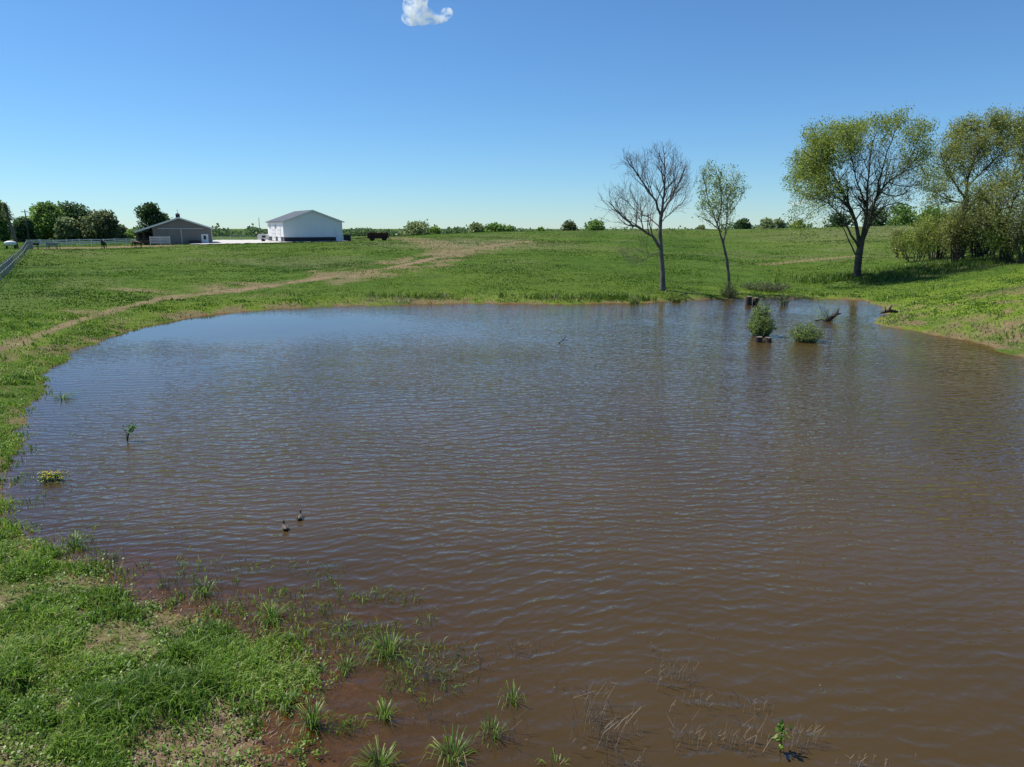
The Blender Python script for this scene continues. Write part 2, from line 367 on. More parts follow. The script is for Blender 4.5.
# ------------------------------------------------------------------ ground sheet
def build_ground():
    R = np.concatenate([[0.01, 1, 2, 3], np.geomspace(4, 420, 470), np.geomspace(440, 9000, 30)])
    T = np.concatenate([np.radians(np.linspace(-43, 43, 760)), np.radians(np.linspace(45, 315, 130))])   # angle from +Y
    nr, nt = len(R), len(T); rr, tt = np.meshgrid(R, T, indexing='ij')
    x = (rr * np.sin(tt)).ravel(); y = (rr * np.cos(tt)).ravel()
    z, s = ground(x, y, True)
    i, j = np.meshgrid(np.arange(nr - 1), np.arange(nt), indexing='ij'); j2 = (j + 1) % nt
    f = np.stack([i * nt + j, (i + 1) * nt + j, (i + 1) * nt + j2, i * nt + j2], -1).reshape(-1, 4)[:, ::-1]
    me = mesh_np('ground', np.c_[x, y, z], f, mats=ground_material(), smooth_=True, attrs=ground_attrs(x, y, s, z))
    return tag(link('ground', me), 'green pasture rising gently from the muddy pond bank', 'ground', kind='structure')
build_ground()

# ------------------------------------------------------------------ pond water
def water_material():
    m, n, l = newmat('pond_water'); o = n.new('ShaderNodeOutputMaterial')
    g = n.new('ShaderNodeNewGeometry').outputs['Position']
    calm = attr(n, 'calm'); depth = attr(n, 'depth')
    warp = noise(n, l, .07, 2, .5, g); 
    vs = n.new('ShaderNodeVectorMath'); vs.operation = 'SUBTRACT'; l.new(warp.outputs['Color'], vs.inputs[0]); vs.inputs[1].default_value = (.5, .5, .5)
    vm = n.new('ShaderNodeVectorMath'); vm.operation = 'SCALE'; l.new(vs.outputs[0], vm.inputs[0]); vm.inputs[3].default_value = 3.6
    va = n.new('ShaderNodeVectorMath'); va.operation = 'ADD'; l.new(g, va.inputs[0]); l.new(vm.outputs[0], va.inputs[1])
    def waves(rot, along, across, detail, amp, sharp, off):
        mp = n.new('ShaderNodeMapping'); mp.inputs['Rotation'].default_value = (0, 0, math.radians(rot)); mp.inputs['Location'].default_value = (off, off * 2, off)
        l.new(va.outputs[0], mp.inputs[0])
        m2 = n.new('ShaderNodeMapping'); m2.inputs['Scale'].default_value = (along, across, 1); l.new(mp.outputs[0], m2.inputs[0])
        t = noise(n, l, 1, detail, .5, m2.outputs[0])
        if sharp:                                   # pointed crests, round troughs
            a = math_(n, l, 'ABSOLUTE', math_(n, l, 'SUBTRACT', t.outputs[0], .5)); h = math_(n, l, 'SUBTRACT', .5, math_(n, l, 'POWER', a, .85))
        else: h = t.outputs[0]
        return math_(n, l, 'MULTIPLY', h, amp)
    def train(rot, lam, amp, dist, dsc, seedoff):          # one train of wind ripples: parallel crests bent by noise
        mp = n.new('ShaderNodeMapping'); mp.inputs['Rotation'].default_value = (0, 0, math.radians(rot)); mp.inputs['Location'].default_value = (seedoff, seedoff, 0); l.new(va.outputs[0], mp.inputs[0])
        w = n.new('ShaderNodeTexWave'); w.wave_type = 'BANDS'; w.bands_direction = 'Y'; w.wave_profile = 'SIN'; l.new(mp.outputs[0], w.inputs['Vector'])
        w.inputs['Scale'].default_value = .314 / lam; w.inputs['Distortion'].default_value = dist; w.inputs['Detail'].default_value = 2; w.inputs['Detail Scale'].default_value = dsc; w.inputs['Detail Roughness'].default_value = .55
        return math_(n, l, 'MULTIPLY', math_(n, l, 'POWER', w.outputs['Fac'], 1.4), amp)
    h = train(-10, .52, .016, 6.0, 1.3, 3)
    h = math_(n, l, 'ADD', h, train(6, .33, .011, 6.0, 1.5, 17))
    h = math_(n, l, 'ADD', h, train(-22, .22, .0065, 6, 1.8, 31))
    h = math_(n, l, 'ADD', h, waves(-8, .35, 1.3, 2, .035, True, 3))
    h = math_(n, l, 'ADD', h, waves(25, 5, 10, 2, .006, False, 9))
    gust = mrange(n, l, noise(n, l, .12, 3, .6, g).outputs[0], .3, .65, .5, .95)
    h = math_(n, l, 'MULTIPLY', h, math_(n, l, 'MULTIPLY', gust, math_(n, l, 'SUBTRACT', 1.0, calm)))
    b = n.new('ShaderNodeBump'); b.inputs['Strength'].default_value = 1; b.inputs['Distance'].default_value = 1.0; l.new(h, b.inputs['Height'])
    # suspended clay: the deeper, the less of the bed shows
    fac = math_(n, l, 'SUBTRACT', 1.0, math_(n, l, 'POWER', 2.718, math_(n, l, 'MULTIPLY', depth, -7.0)), clamp=True)
    mud = ramp(n, [(.3, (.057, .037, .013)), (.7, (.072, .047, .019))]); l.new(noise(n, l, .15, 3, .5, g).outputs[0], mud.inputs[0])
    d = n.new('ShaderNodeBsdfDiffuse'); l.new(mud.outputs[0], d.inputs[0])
    tr = n.new('ShaderNodeBsdfTransparent'); tr.inputs[0].default_value = (.84, .77, .66, 1)
    m1 = n.new('ShaderNodeMixShader'); l.new(fac, m1.inputs[0]); l.new(tr.outputs[0], m1.inputs[1]); l.new(d.outputs[0], m1.inputs[2])
    gl = n.new('ShaderNodeBsdfGlossy'); gl.inputs['Roughness'].default_value = .035; gl.inputs[0].default_value = (1, 1, 1, 1); l.new(b.outputs[0], gl.inputs['Normal'])
    fr = n.new('ShaderNodeFresnel'); fr.inputs[0].default_value = 1.33; l.new(b.outputs[0], fr.inputs['Normal'])
    m2 = n.new('ShaderNodeMixShader'); l.new(fr.outputs[0], m2.inputs[0]); l.new(m1.outputs[0], m2.inputs[1]); l.new(gl.outputs[0], m2.inputs[2])
    l.new(m2.outputs[0], o.inputs[0]); return m
def build_water():
    gx = np.arange(-45, 46, .5); gy = np.arange(-4, 76, .5); X, Y = np.meshgrid(gx, gy, indexing='ij')
    x = X.ravel(); y = Y.ravel(); z, s = ground(x, y, True); n = len(gy)
    ok = s < 2.5; f = []
    i, j = np.meshgrid(np.arange(len(gx) - 1), np.arange(n - 1), indexing='ij'); i = i.ravel(); j = j.ravel()
    q = np.stack([i * n + j, (i + 1) * n + j, (i + 1) * n + j + 1, i * n + j + 1], -1); q = q[ok[q].all(1)]
    depth = np.clip(-z, 0, 2)
    # sheltered water under the far left bank lies flatter
    P = wat(215, 325); c = smooth(1.25, .25, np.hypot((x - P[0]) / 27, (y - P[1]) / 14)) * .95
    P = wat(60, 390); c = np.maximum(c, smooth(1.2, .2, np.hypot((x - P[0]) / 10, (y - P[1]) / 16)) * .7)
    P = wat(840, 310); c = np.maximum(c, smooth(1.2, .3, np.hypot((x - P[0]) / 10, (y - P[1]) / 6)) * .55)
    near = smooth(1.6, 0, -s) * .6; c = np.maximum(c, near)
    used = np.unique(q); rem = -np.ones(len(x), int); rem[used] = np.arange(len(used))
    me = mesh_np('pond_water', np.c_[x, y, np.zeros(len(x))][used], rem[q], mats=water_material(), attrs=dict(depth=depth[used], calm=c[used]), smooth_=True)
    tag(link('pond_water', me), 'brown rippled water of the farm pond', 'water', kind='structure')
build_water()

# ------------------------------------------------------------------ grass blades (numpy)
NR = np.random.default_rng(7)
def blades(name, P, h, w, lean, mat, tint, parent=None, bend=.5):
    n = len(P); a = NR.uniform(0, 2 * np.pi, n); la = NR.uniform(0, 2 * np.pi, n)
    sx = np.cos(a) * w / 2; sy = np.sin(a) * w / 2; lx = np.cos(la) * lean; ly = np.sin(la) * lean
    V = np.empty((n, 5, 3)); z = P[:, 2]
    V[:, 0] = np.c_[P[:, 0] - sx, P[:, 1] - sy, z]; V[:, 1] = np.c_[P[:, 0] + sx, P[:, 1] + sy, z]
    mx = P[:, 0] + lx * .35; my = P[:, 1] + ly * .35; mz = z + h * .6
    V[:, 2] = np.c_[mx + sx * .8, my + sy * .8, mz]; V[:, 3] = np.c_[mx - sx * .8, my - sy * .8, mz]
    V[:, 4] = np.c_[P[:, 0] + lx, P[:, 1] + ly, z + h * (1 - bend * np.clip(lean / (h + 1e-6), 0, 1))]
    b = np.arange(n)[:, None] * 5
    me = mesh_np(name, V.reshape(-1, 3), b + [0, 1, 2, 3], b + [3, 2, 4], mats=mat, tint=np.repeat(tint, 5))
    return link(name, me, parent)

def scatter(n, r0, r1, half, pw=1.0):
    q = NR.uniform(0, 1, n)
    r = r0 * (r1 / r0) ** q if pw == 1 else r0 + (r1 - r0) * q
    t = np.radians(NR.uniform(-half, half, n)); return r * np.sin(t), r * np.cos(t)

def near_grass():
    # around 150 000 short blades gathered in tussocks on the near and the left bank
    x, y = scatter(760000, 8.5, 60, 44)
    keep = (x < 3); x = x[keep]; y = y[keep]
    z, s = ground(x, y, True); A = ground_attrs(x, y, s, z)
    tuss = fbm(x * 1.7, y * 1.7, 71, 2); big = fbm(x * .5, y * .5, 72, 2)
    r = np.hypot(x, y)
    dens = smooth(.31, .56, tuss * .6 + big * .45) * smooth(-1.0, .7, s) * (1 - smooth(.7, .95, A['soil']) * .85) * (1 - A['dirt'] * .9)
    bare = wat(285, 742); cl = smooth(.6, 1.5, np.hypot((x - bare[0]) * .8, (y - bare[1]) * 1.1)); dens = dens * (1 - A['soil'] * 0) * (.06 + .94 * cl)
    k = NR.uniform(0, 1, len(x)) < dens * .95; k &= (s > -.9)
    x, y, z, s, tuss, big, r = (q[k] for q in (x, y, z, s, tuss, big, r))
    fn = smooth(30, 12, r); tl = smooth(.4, .7, tuss)
    spk = .6 * smooth(.60, .68, fbm(x * .9 + 7, y * .9, 73, 2)); h = (.08 + .19 * (tl + spk) * NR.uniform(.5, 1.2, len(x))) * (.8 + .3 * fn) * smooth(-1.5, 2.5, s + 1.5)
    w = .009 + .00085 * r; h = np.maximum(h, .04)
    tint = np.clip(.30 + .40 * NR.uniform(0, 1, len(x)) + .9 * (big - .5) - .18 * spk + (NR.uniform(0, 1, len(x)) > .94) * .45, 0, 1)
    o = blades('bank_grass', np.c_[x, y, z - .01], h, w, h * NR.uniform(.2, .9, len(x)), M['grass'], tint)
    tag(o, 'lush tufted green grass on the near left bank', 'grass', kind='stuff')
near_grass()
def bank_weeds():
    # broad-leaved low weeds: little rosettes of pointed leaves
    x, y = scatter(42000, 8.5, 40, 44); k = x < 2; x = x[k]; y = y[k]
    z, s = ground(x, y, True); k = (s > -.1 - .7 * (NR.uniform(0, 1, len(x)) < .3)) & (NR.uniform(0, 1, len(x)) < .25 + .6 * smooth(.45, .6, fbm(x * .9, y * .9, 15)))
    x, y, z = x[k], y[k], z[k]; m = 7; n = len(x)
    a = NR.uniform(0, 2 * np.pi, (n, m)); L = NR.uniform(.022, .065, (n, m)); up = NR.uniform(.2, 1.1, (n, m)); hh = NR.uniform(.01, .12, (n, m))
    cx = x[:, None] + NR.normal(0, .04, (n, m)); cy = y[:, None] + NR.normal(0, .04, (n, m)); cz = z[:, None] + hh
    dx, dy, dz = np.cos(a) * L * np.cos(up), np.sin(a) * L * np.cos(up), np.sin(up) * L; px, py = -np.sin(a) * L * .35, np.cos(a) * L * .35
    V = np.stack([np.stack([cx, cy, cz], -1), np.stack([cx + dx * .5 + px, cy + dy * .5 + py, cz + dz * .6], -1), np.stack([cx + dx, cy + dy, cz + dz * .8], -1), np.stack([cx + dx * .5 - px, cy + dy * .5 - py, cz + dz * .6], -1)], 2)
    b = np.arange(n * m)[:, None] * 4
    me = mesh_np('bank_weeds', V.reshape(-1, 3), b + [0, 1, 2, 3], mats=M['weed'], tint=np.repeat(NR.uniform(0, 1, n), m * 4))
    tag(link('bank_weeds', me), 'low broad-leaved weeds between the grass of the near bank', 'weeds', kind='stuff')
bank_weeds()
def litter():
    x, y = scatter(60000, 8.5, 26, 44); k = x < 2; x = x[k]; y = y[k]
    z, s = ground(x, y, True); k = (s > -.5) & (NR.uniform(0, 1, len(x)) < .45); x, y, z = x[k], y[k], z[k]; n = len(x)
    a = NR.uniform(0, 2 * np.pi, n); L = NR.uniform(.03, .10, n); w = .004
    dx, dy = np.cos(a) * L, np.sin(a) * L; px, py = -np.sin(a) * w, np.cos(a) * w; e = NR.uniform(0, .05, n)
    V = np.stack([np.c_[x - px, y - py, z + .012], np.c_[x + px, y + py, z + .012], np.c_[x + dx + px, y + dy + py, z + .012 + e], np.c_[x + dx - px, y + dy - py, z + .012 + e]], 1)
    b = np.arange(n)[:, None] * 4
    me = mesh_np('dead_litter', V.reshape(-1, 3), b + [0, 1, 2, 3], mats=M['straw'], tint=np.repeat(NR.uniform(0, .55, n), 4))
    tag(link('dead_litter', me), 'pale dead stems lying on the mud of the near bank', 'litter', kind='stuff')
litter()
def field_grass():
    x, y = scatter(430000, 30, 235, 40); z, s = ground(x, y, True); A = ground_attrs(x, y, s, z); r = np.hypot(x, y)
    cl = .5 * fbm(x * .45, y * .45, 81, 3) + .5 * fbm(x * .13, y * .13, 83, 3); big = fbm(x * .07, y * .07, 82, 2)
    d = smooth(.22, .5, cl) * smooth(-.1, 1.2, s) * (1 - .92 * A['dirt']) * (1 - .8 * A['soil']) * (x > -1e9)
    k = NR.uniform(0, 1, len(x)) < d * .85; k &= (s > -.1) & ~((x < 3) & (r < 52))
    x, y, z, s, r, cl, big = (q[k] for q in (x, y, z, s, r, cl, big)); dry = A['dry'][k]
    nearshore = smooth(9, 1, s); rightb = smooth(8, 20, x) * smooth(80, 50, y); bd = smooth(.56, .64, fbm(x * .33, y * .33, 99)) * smooth(7, 1, s) * .4; midf = smooth(12, 40, s) * smooth(150, 90, r) * .10
    h = (.07 + .10 * smooth(.45, .7, cl)) * (1 + 1.6 * nearshore * smooth(.45, .6, fbm(x * .6, y * .6, 88))) * NR.uniform(.6, 1.2, len(x)) * (1 + dry * .8)
    w = .0011 * r + .01
    tint = np.clip(.36 + .28 * NR.uniform(0, 1, len(x)) + .9 * (big - .5) + .26 * nearshore + .36 * rightb - bd - midf + dry * .55 * (NR.uniform(0, 1, len(x)) > .35), 0, 1)
    o = blades('pasture_grass', np.c_[x, y, z - .01], h, w, h * NR.uniform(.2, .7, len(x)), M['field_grass'], tint)
    tag(o, 'short green pasture grass over the rising field', 'grass', kind='stuff')
field_grass()
def tall_grass():
    Q = hit(985, 262); n = 26000; x = Q[0] + NR.normal(0, 9, n); y = Q[1] + NR.normal(-.5, 2.3, n)
    Q2 = hit(905, 272); x[:9000] = Q2[0] + NR.normal(0, 6, 9000); y[:9000] = Q2[1] + NR.normal(0, 2.0, 9000)
    Q3 = hit(640, 301); x[9000:12500] = Q3[0] + NR.normal(-3, 13, 3500); y[9000:12500] = Q3[1] + NR.normal(.6, .5, 3500)
    z, s = ground(x, y, True); k = (s > .1) & (NR.uniform(0, 1, n) < smooth(.35, .55, fbm(x * .5, y * .5, 66))); x, y, z = x[k], y[k], z[k]; n = len(x)
    h = NR.uniform(.3, .85, n); tint = np.clip(.5 + .5 * (fbm(x * .25, y * .25, 67) - .35) + NR.normal(0, .22, n), 0, 1)
    tag(blades('tall_grass', np.c_[x, y, z - .02], h, np.full(n, .07), h * NR.uniform(.2, .6, n), M['field_grass'], tint), 'tall half-dry grass along the foot of the thicket and under the trees', 'grass', kind='stuff')
tall_grass()

# ------------------------------------------------------------------ trees
class Wood:
    """grows limbs from hand-laid centre lines inside an envelope of ellipsoids; leaves sit on the twigs"""
    def __init__(s, seed, env, seg=.45, trop=.12, wig=.13, kids=(0.55, 0.5, 0.45), spread=(30, 58), minr=.012, maxlvl=4, first=.25, lens=(3.4, 1.7, .9), dens=(2.0, 3.0, 4.0)):
        s.R = random.Random(seed); s.env = env; s.seg = seg; s.trop = trop; s.wig = wig; s.spread = spread; s.minr = minr; s.maxlvl = maxlvl; s.first = first; s.lens = lens; s.dens = dens
        s.tips = []; s.mb = None
    def inside(s, p):
        if not s.env: return True
        for c, r in s.env:
            if ((p[0] - c[0]) / r[0]) ** 2 + ((p[1] - c[1]) / r[1]) ** 2 + ((p[2] - c[2]) / r[2]) ** 2 < s.R.uniform(.62, 1.3): return True
        return False
    def side(s, d, ang):
        R = s.R; a = d.orthogonal().normalized(); b = d.cross(a); t = R.uniform(0, 2 * math.pi); k = a * math.cos(t) + b * math.sin(t)
        k.z += .25; k.normalize()
        return (d * math.cos(ang) + k * math.sin(ang)).normalized()
    def limb(s, pts, r0, r1, lvl=1):
        pts = [Vector(p) for p in pts]; Q = []
        for i in range(len(pts) - 1):                       # Catmull-Rom
            p0 = pts[max(i - 1, 0)]; p1 = pts[i]; p2 = pts[i + 1]; p3 = pts[min(i + 2, len(pts) - 1)]
            k = max(2, int((p2 - p1).length / s.seg))
            for j in range(k):
                t = j / k; Q.append(.5 * ((2 * p1) + (p2 - p0) * t + (2 * p0 - 5 * p1 + 4 * p2 - p3) * t * t + (3 * p1 - p0 - 3 * p2 + p3) * t ** 3))
        Q.append(pts[-1]); n = len(Q)
        for i in range(1, n - 1): Q[i] = Q[i] + Vector([s.R.gauss(0, .035) for _ in range(3)])
        rad = [r0 + (r1 - r0) * (i / (n - 1)) ** .8 for i in range(n)]
        s.mb.tube(Q, rad, 8); s.sprout(Q, rad, lvl)
        d = (Q[-1] - Q[-2]).normalized(); s.grow(Q[-1], d, s.lens[0] * .7, r1, lvl + 1)
    def sprout(s, Q, rad, lvl):
        if lvl >= s.maxlvl: return
        L = sum((Q[i + 1] - Q[i]).length for i in range(len(Q) - 1)); acc = 0; nxt = L * s.first if lvl == 1 else L * .15
        gap = 1 / s.dens[min(lvl - 1, 2)] if lvl > 0 else 1
        for i in range(len(Q) - 1):
            st = Q[i + 1] - Q[i]; l = st.length; acc += l
            while acc > nxt:
                nxt += gap * s.R.uniform(.5, 1.5)
                d = s.side(st.normalized(), math.radians(s.R.uniform(*s.spread)))
                f = 1 - .55 * (acc / L)
                ln = s.lens[min(lvl - 1, 2)] * f * s.R.uniform(.6, 1.25)
                s.grow(Q[i + 1], d, ln, min(rad[i + 1] * .6, .02 + .028 * ln), lvl + 1)
    def grow(s, p, d, L, r, lvl):
        n = max(2, int(L / (s.seg * (1.0 if lvl < 3 else .8)))); st = L / n; Q = [p.copy()]; d = d.copy()
        for i in range(n):
            d = (d + Vector((s.R.gauss(0, s.wig), s.R.gauss(0, s.wig), s.R.gauss(0, s.wig) + s.trop))).normalized()
            q = Q[-1] + d * st
            if not s.inside(q) and lvl > 1: break
            Q.append(q)
        if len(Q) < 2: return
        m = len(Q); rad = [max(s.minr, r * (1 - .8 * i / (m - 1))) for i in range(m)]
        s.mb.tube(Q, rad, 6 if lvl == 2 else (4 if lvl == 3 else 3), cap=False)
        if lvl >= 3 or m < 4:
            for i in range(1, m): s.tips.append((Q[i], lvl))
        else: s.tips.append((Q[-1], lvl))
        s.sprout(Q, rad, lvl)
def leaves(name, P, size, mat, parent, spread, per, seed=1, droop=0.2, elong=1.7, tintv=None):
    g = np.random.default_rng(seed); P = np.repeat(np.asarray(P, float), per, 0); n = len(P)
    P = P + g.normal(0, spread, (n, 3)); d = g.normal(0, 1, (n, 3)); d[:, 2] -= droop; d /= np.linalg.norm(d, axis=1)[:, None]
    e = np.cross(d, g.normal(0, 1, (n, 3))); e /= np.linalg.norm(e, axis=1)[:, None] + 1e-9
    L = size * g.uniform(.6, 1.3, n)[:, None]; w = L / elong
    V = np.stack([P, P + d * L * .5 + e * w * .5, P + d * L, P + d * L * .5 - e * w * .5], 1)
    b = np.arange(n)[:, None] * 4; tint = np.clip(g.normal(.5, .22, n), 0, 1) if tintv is None else np.repeat(tintv, per)
    return link(name, mesh_np(name, V.reshape(-1, 3), b + [0, 1, 2, 3], mats=mat, tint=np.repeat(tint, 4)), parent)

def big_tree(name, label, cat, base_uv, trunk, limbs, env, bark, leafmat_, seed, leafsize, per, lsp, keep, Y=None, group=None, r=(.45, .3), pts_z=None, leafseed=None, **kw):
    B = hit(*base_uv); Y = B[1]
    e = [(at(u, v, Y + dy), (rx * Y / F, 1.6 * ry_ * Y / F, rz * Y / F)) for (u, v, dy, rx, ry_, rz) in env]
    root = empty(name, B, label, cat, group); o = Vector(B)
    e = [(Vector(c) - o, r_) for c, r_ in e]
    P = lambda u, v, dy=0: Vector(at(u, v, Y + dy)) - o
    w = Wood(seed, e, **kw)
    w.mb = MB(); tp = [Vector((0, 0, -.4))] + [P(*q) for q in trunk]; n = len(tp)
    tp2 = []; rad = []
    for i in range(n - 1):
        for j in range(4):
            t = j / 4; tp2.append(tp[i].lerp(tp[i + 1], t)); rad.append(0)
    tp2.append(tp[-1]); m = len(tp2)
    rad = [r[0] + (r[1] - r[0]) * (i / (m - 1)) for i in range(m)]
    for i in range(m):
        fl = max(0, 1 - i / 4); rad[i] *= 1 + .45 * fl * fl
    w.mb.tube(tp2, rad, 12); w.mb.build('trunk', bark, root, True)
    for pts, r0, r1 in limbs:
        w.mb = MB(); w.limb([P(*q) for q in pts], r0, r1); w.mb.build('limb', bark, root, True)
    if per:
        T = [t for t, l in w.tips]; Pn = np.array(T)
        den = fbm(Pn[:, 0] * .55 + 9, Pn[:, 2] * .55 + Pn[:, 1] * .4, seed)
        g = np.random.default_rng(seed); top = Pn[:, 2] / Pn[:, 2].max()
        kk = g.uniform(0, 1, len(Pn)) < keep(den, top, Pn)
        leaves("crown", Pn[kk], leafsize, leafmat_, root, lsp, per, seed)
    print('TIPS', name, len(w.tips))
    return root

def build_main_trees():
    # leafless tree on the far shore
    big_tree('bare_tree', 'tall leafless tree with fine twigs and a long low limb on the far shore', 'tree', (663, 291),
        [(662.5, 270), (661, 250), (660, 232), (661, 213)],
        [([(661, 216), (656, 202), (647, 188), (634, 170), (624, 158)], .14, .025), ([(661, 214), (670, 200, 1), (679, 183, 2), (686, 165, 2.5)], .14, .045),
         ([(661, 218), (664, 195, -1), (665, 172, -1.5), (664, 155, -1.5)], .15, .045), ([(659.5, 247), (652, 236), (640, 229, -1), (625, 219, -2), (610, 203, -2.5)], .17, .045),
         ([(660, 228), (650, 218, 1.5), (638, 212, 3), (625, 200, 4)], .08, .03), ([(661, 222), (672, 212, -1.5), (684, 200, -3)], .06, .03),
         ([(660, 252), (650, 256, -.5), (640, 262, -1)], .06, .03)],
        [(645, 190, 0, 45, 38, 42), (664, 180, 0, 31, 36, 36), (625, 205, -1, 32, 26, 26), (640, 250, 0, 30, 15, 22), (668, 225, 0, 22, 20, 24)],
        M['bark_bare'], None, 5, 0, 0, 0, None, r=(.27, .17), trop=.09, wig=.10, spread=(24, 52), lens=(3.9, 2.1, 1.1), dens=(2.3, 2.2, 1.9), minr=.0085, maxlvl=5, first=.18)
    # slender tree beside it
    big_tree('slender_tree', 'slender young tree with sparse pale leaves, just right of the leafless tree', 'tree', (729, 293),
        [(728.5, 275), (727, 260), (724, 247), (722, 238)],
        [([(722, 240), (717, 224), (711, 208), (706, 192), (704, 176)], .10, .03), ([(723, 244), (727, 220, 1), (728, 200, 1), (735, 182, 1)], .09, .03),
         ([(722, 232), (710, 222, -1), (698, 216, -1.5)], .05, .025), ([(717, 224), (722, 205, -1.5), (720, 185, -2), (716, 170, -2)], .06, .025), ([(727, 218), (736, 205, 0), (742, 195, 0)], .05, .02)],
        [(714, 185, 0, 21, 22, 26), (733, 192, 0, 14, 18, 32), (702, 212, 0, 14, 15, 18), (718, 225, 0, 18, 15, 26)],
        M['bark_pale'], M['leaf_small'], 8, .18, 3, .18, lambda d, t, P: .35 + .65 * smooth(.45, .6, d), r=(.17, .11), trop=.14, wig=.09, lens=(2.6, 1.4, .8), dens=(2.6, 2.8, 2.6), maxlvl=4, minr=.008, first=.12)
    # the big spreading tree
    big_tree('spreading_tree', 'big spreading tree with dark forked trunk and young leaves, alone on the right bank', 'tree', (857, 279.5),
        [(857.5, 268), (859, 255), (861, 243), (862, 238)],
        [([(860, 246), (857, 228, 0), (851, 210, 0), (844, 194, -.5), (836, 180, -1), (826, 163, -1), (820, 146, -1)], .26, .05), ([(851, 211), (840, 199, 1.5), (825, 190, 3), (806, 182, 4)], .13, .04),
         ([(862, 240), (866, 216, -1), (867, 195, -1.5), (869, 172, -2), (872, 146, -2)], .25, .05), ([(863, 240), (871, 218, .5), (876, 198, 1), (888, 182, 1.5), (903, 172, 2), (916, 160, 2)], .22, .05),
         ([(859, 247), (850, 232, -1.5), (840, 216, -3), (828, 203, -4), (812, 197, -4), (803, 195, -4)], .15, .03), ([(864, 236), (869, 212, 3), (882, 190, 5), (890, 160, 6)], .18, .04),
         ([(857, 256), (849, 241, .5), (842, 226, 1), (832, 216, 1.5)], .10, .035), ([(868, 228), (880, 210, -1.5), (896, 203, -3), (910, 206, -4)], .11, .035),
         ([(866, 205), (858, 185, -3), (852, 160, -4), (846, 132, -4.5)], .12, .035), ([(880, 192), (896, 196, -3), (912, 190, -4.5)], .09, .03),
         ([(876, 198, 1), (882, 170, -1), (890, 145, -2), (897, 128, -2)], .13, .035), ([(903, 172, 2), (918, 166, 3), (932, 152, 3)], .07, .03), ([(886, 182, 1), (905, 186, 0), (922, 184, -1)], .08, .03), ([(846, 198, 0), (828, 180, -1), (806, 170, -1)], .08, .03), ([(838, 182, 0), (820, 176, 2), (800, 172, 2)], .06, .03), ([(903, 172, 2), (914, 150, 1), (920, 135, 0)], .06, .03),
         ([(826, 163, -1), (812, 158, -2), (803, 150, -3)], .06, .03), ([(826, 163, -1), (828, 145, 1), (834, 128, 2)], .06, .03), ([(828, 203, -4), (812, 212, -5), (802, 222, -5)], .05, .025), ([(869, 172, -2), (860, 150, 2), (862, 128, 3)], .07, .03)],
        [(828, 150, 0, 34, 34, 32), (880, 148, 0, 42, 42, 34), (814, 186, 0, 30, 32, 34), (906, 162, 0, 35, 34, 38), (860, 190, 0, 42, 44, 34), (808, 205, 0, 24, 24, 24), (806, 210, -4, 20, 20, 20), (905, 205, 0, 28, 26, 20)],
        M['bark'], M['leaf_big'], 12, .20, 7, .30, lambda d, t, P: (.06 + .94 * smooth(.50, .86, np.hypot((P[:, 0] - .9) / 9.0, (P[:, 2] - 9.5) / 10.5))) * (.42 + .7 * smooth(.40, .54, d)) * (.5 + .6 * smooth(.4, .8, t)) , r=(.44, .34), trop=.03, wig=.16, spread=(30, 70),
        lens=(4.0, 2.2, 1.2), dens=(2.2, 2.3, 1.2), maxlvl=5, minr=.009, first=.2)
    # right edge trees
    big_tree('leaning_tree', 'broad tree with low crooked limbs rising from the thicket at the right edge', 'tree', (960, 259),
        [(961, 238), (963, 218), (966, 200), (966, 196)],
        [([(966, 200), (968, 178), (974, 160), (983, 142), (988, 128)], .22, .05), ([(966, 198), (956, 186, -1), (946, 168, -1.5), (940, 152, -2)], .15, .04), ([(966, 203), (952, 201, 1), (938, 194, 2)], .12, .04),
         ([(963, 215), (980, 196, -1), (1003, 186, -2), (1026, 173, -3), (1045, 160, -3)], .26, .07), ([(968, 186), (984, 170, 2), (1003, 152, 3), (1018, 135, 3.5)], .14, .04), ([(962, 228), (985, 216, 1), (1012, 206, 2), (1040, 200, 2)], .18, .06),
         ([(967, 190), (962, 165, 3), (958, 140, 4)], .12, .04),
         ([(983, 142), (975, 130, 1), (968, 124, 2)], .06, .03), ([(1003, 152, 3), (1000, 135, 2), (1003, 122, 1)], .07, .03), ([(946, 168, -1.5), (934, 162, -2), (928, 158, -2)], .06, .03), ([(1003, 186, -2), (1016, 178, 1), (1030, 165, 3)], .08, .03), ([(1026, 173, -3), (1024, 150, -3), (1028, 130, -2)], .08, .03)],
        [(962, 153, 0, 34, 34, 32), (990, 142, 0, 38, 40, 30), (946, 180, 0, 27, 30, 32), (1025, 160, 0, 42, 40, 42), (985, 185, 0, 40, 34, 30)],
        M['bark'], M['leaf_right'], 21, .21, 10, .34, lambda d, t, P: (.25 + .85 * smooth(.45, .85, np.hypot((P[:, 0] - 3) / 9.5, (P[:, 2] - 8) / 10.0))) * np.clip(.42 + .8 * smooth(.42, .6, d) * (.45 + .7 * smooth(.5, .9, t)), 0, 1), r=(.40, .32), trop=.04, wig=.16, spread=(30, 70),
        lens=(4.0, 2.2, 1.2), dens=(2.3, 2.3, 1.2), maxlvl=5, minr=.009, first=.2)
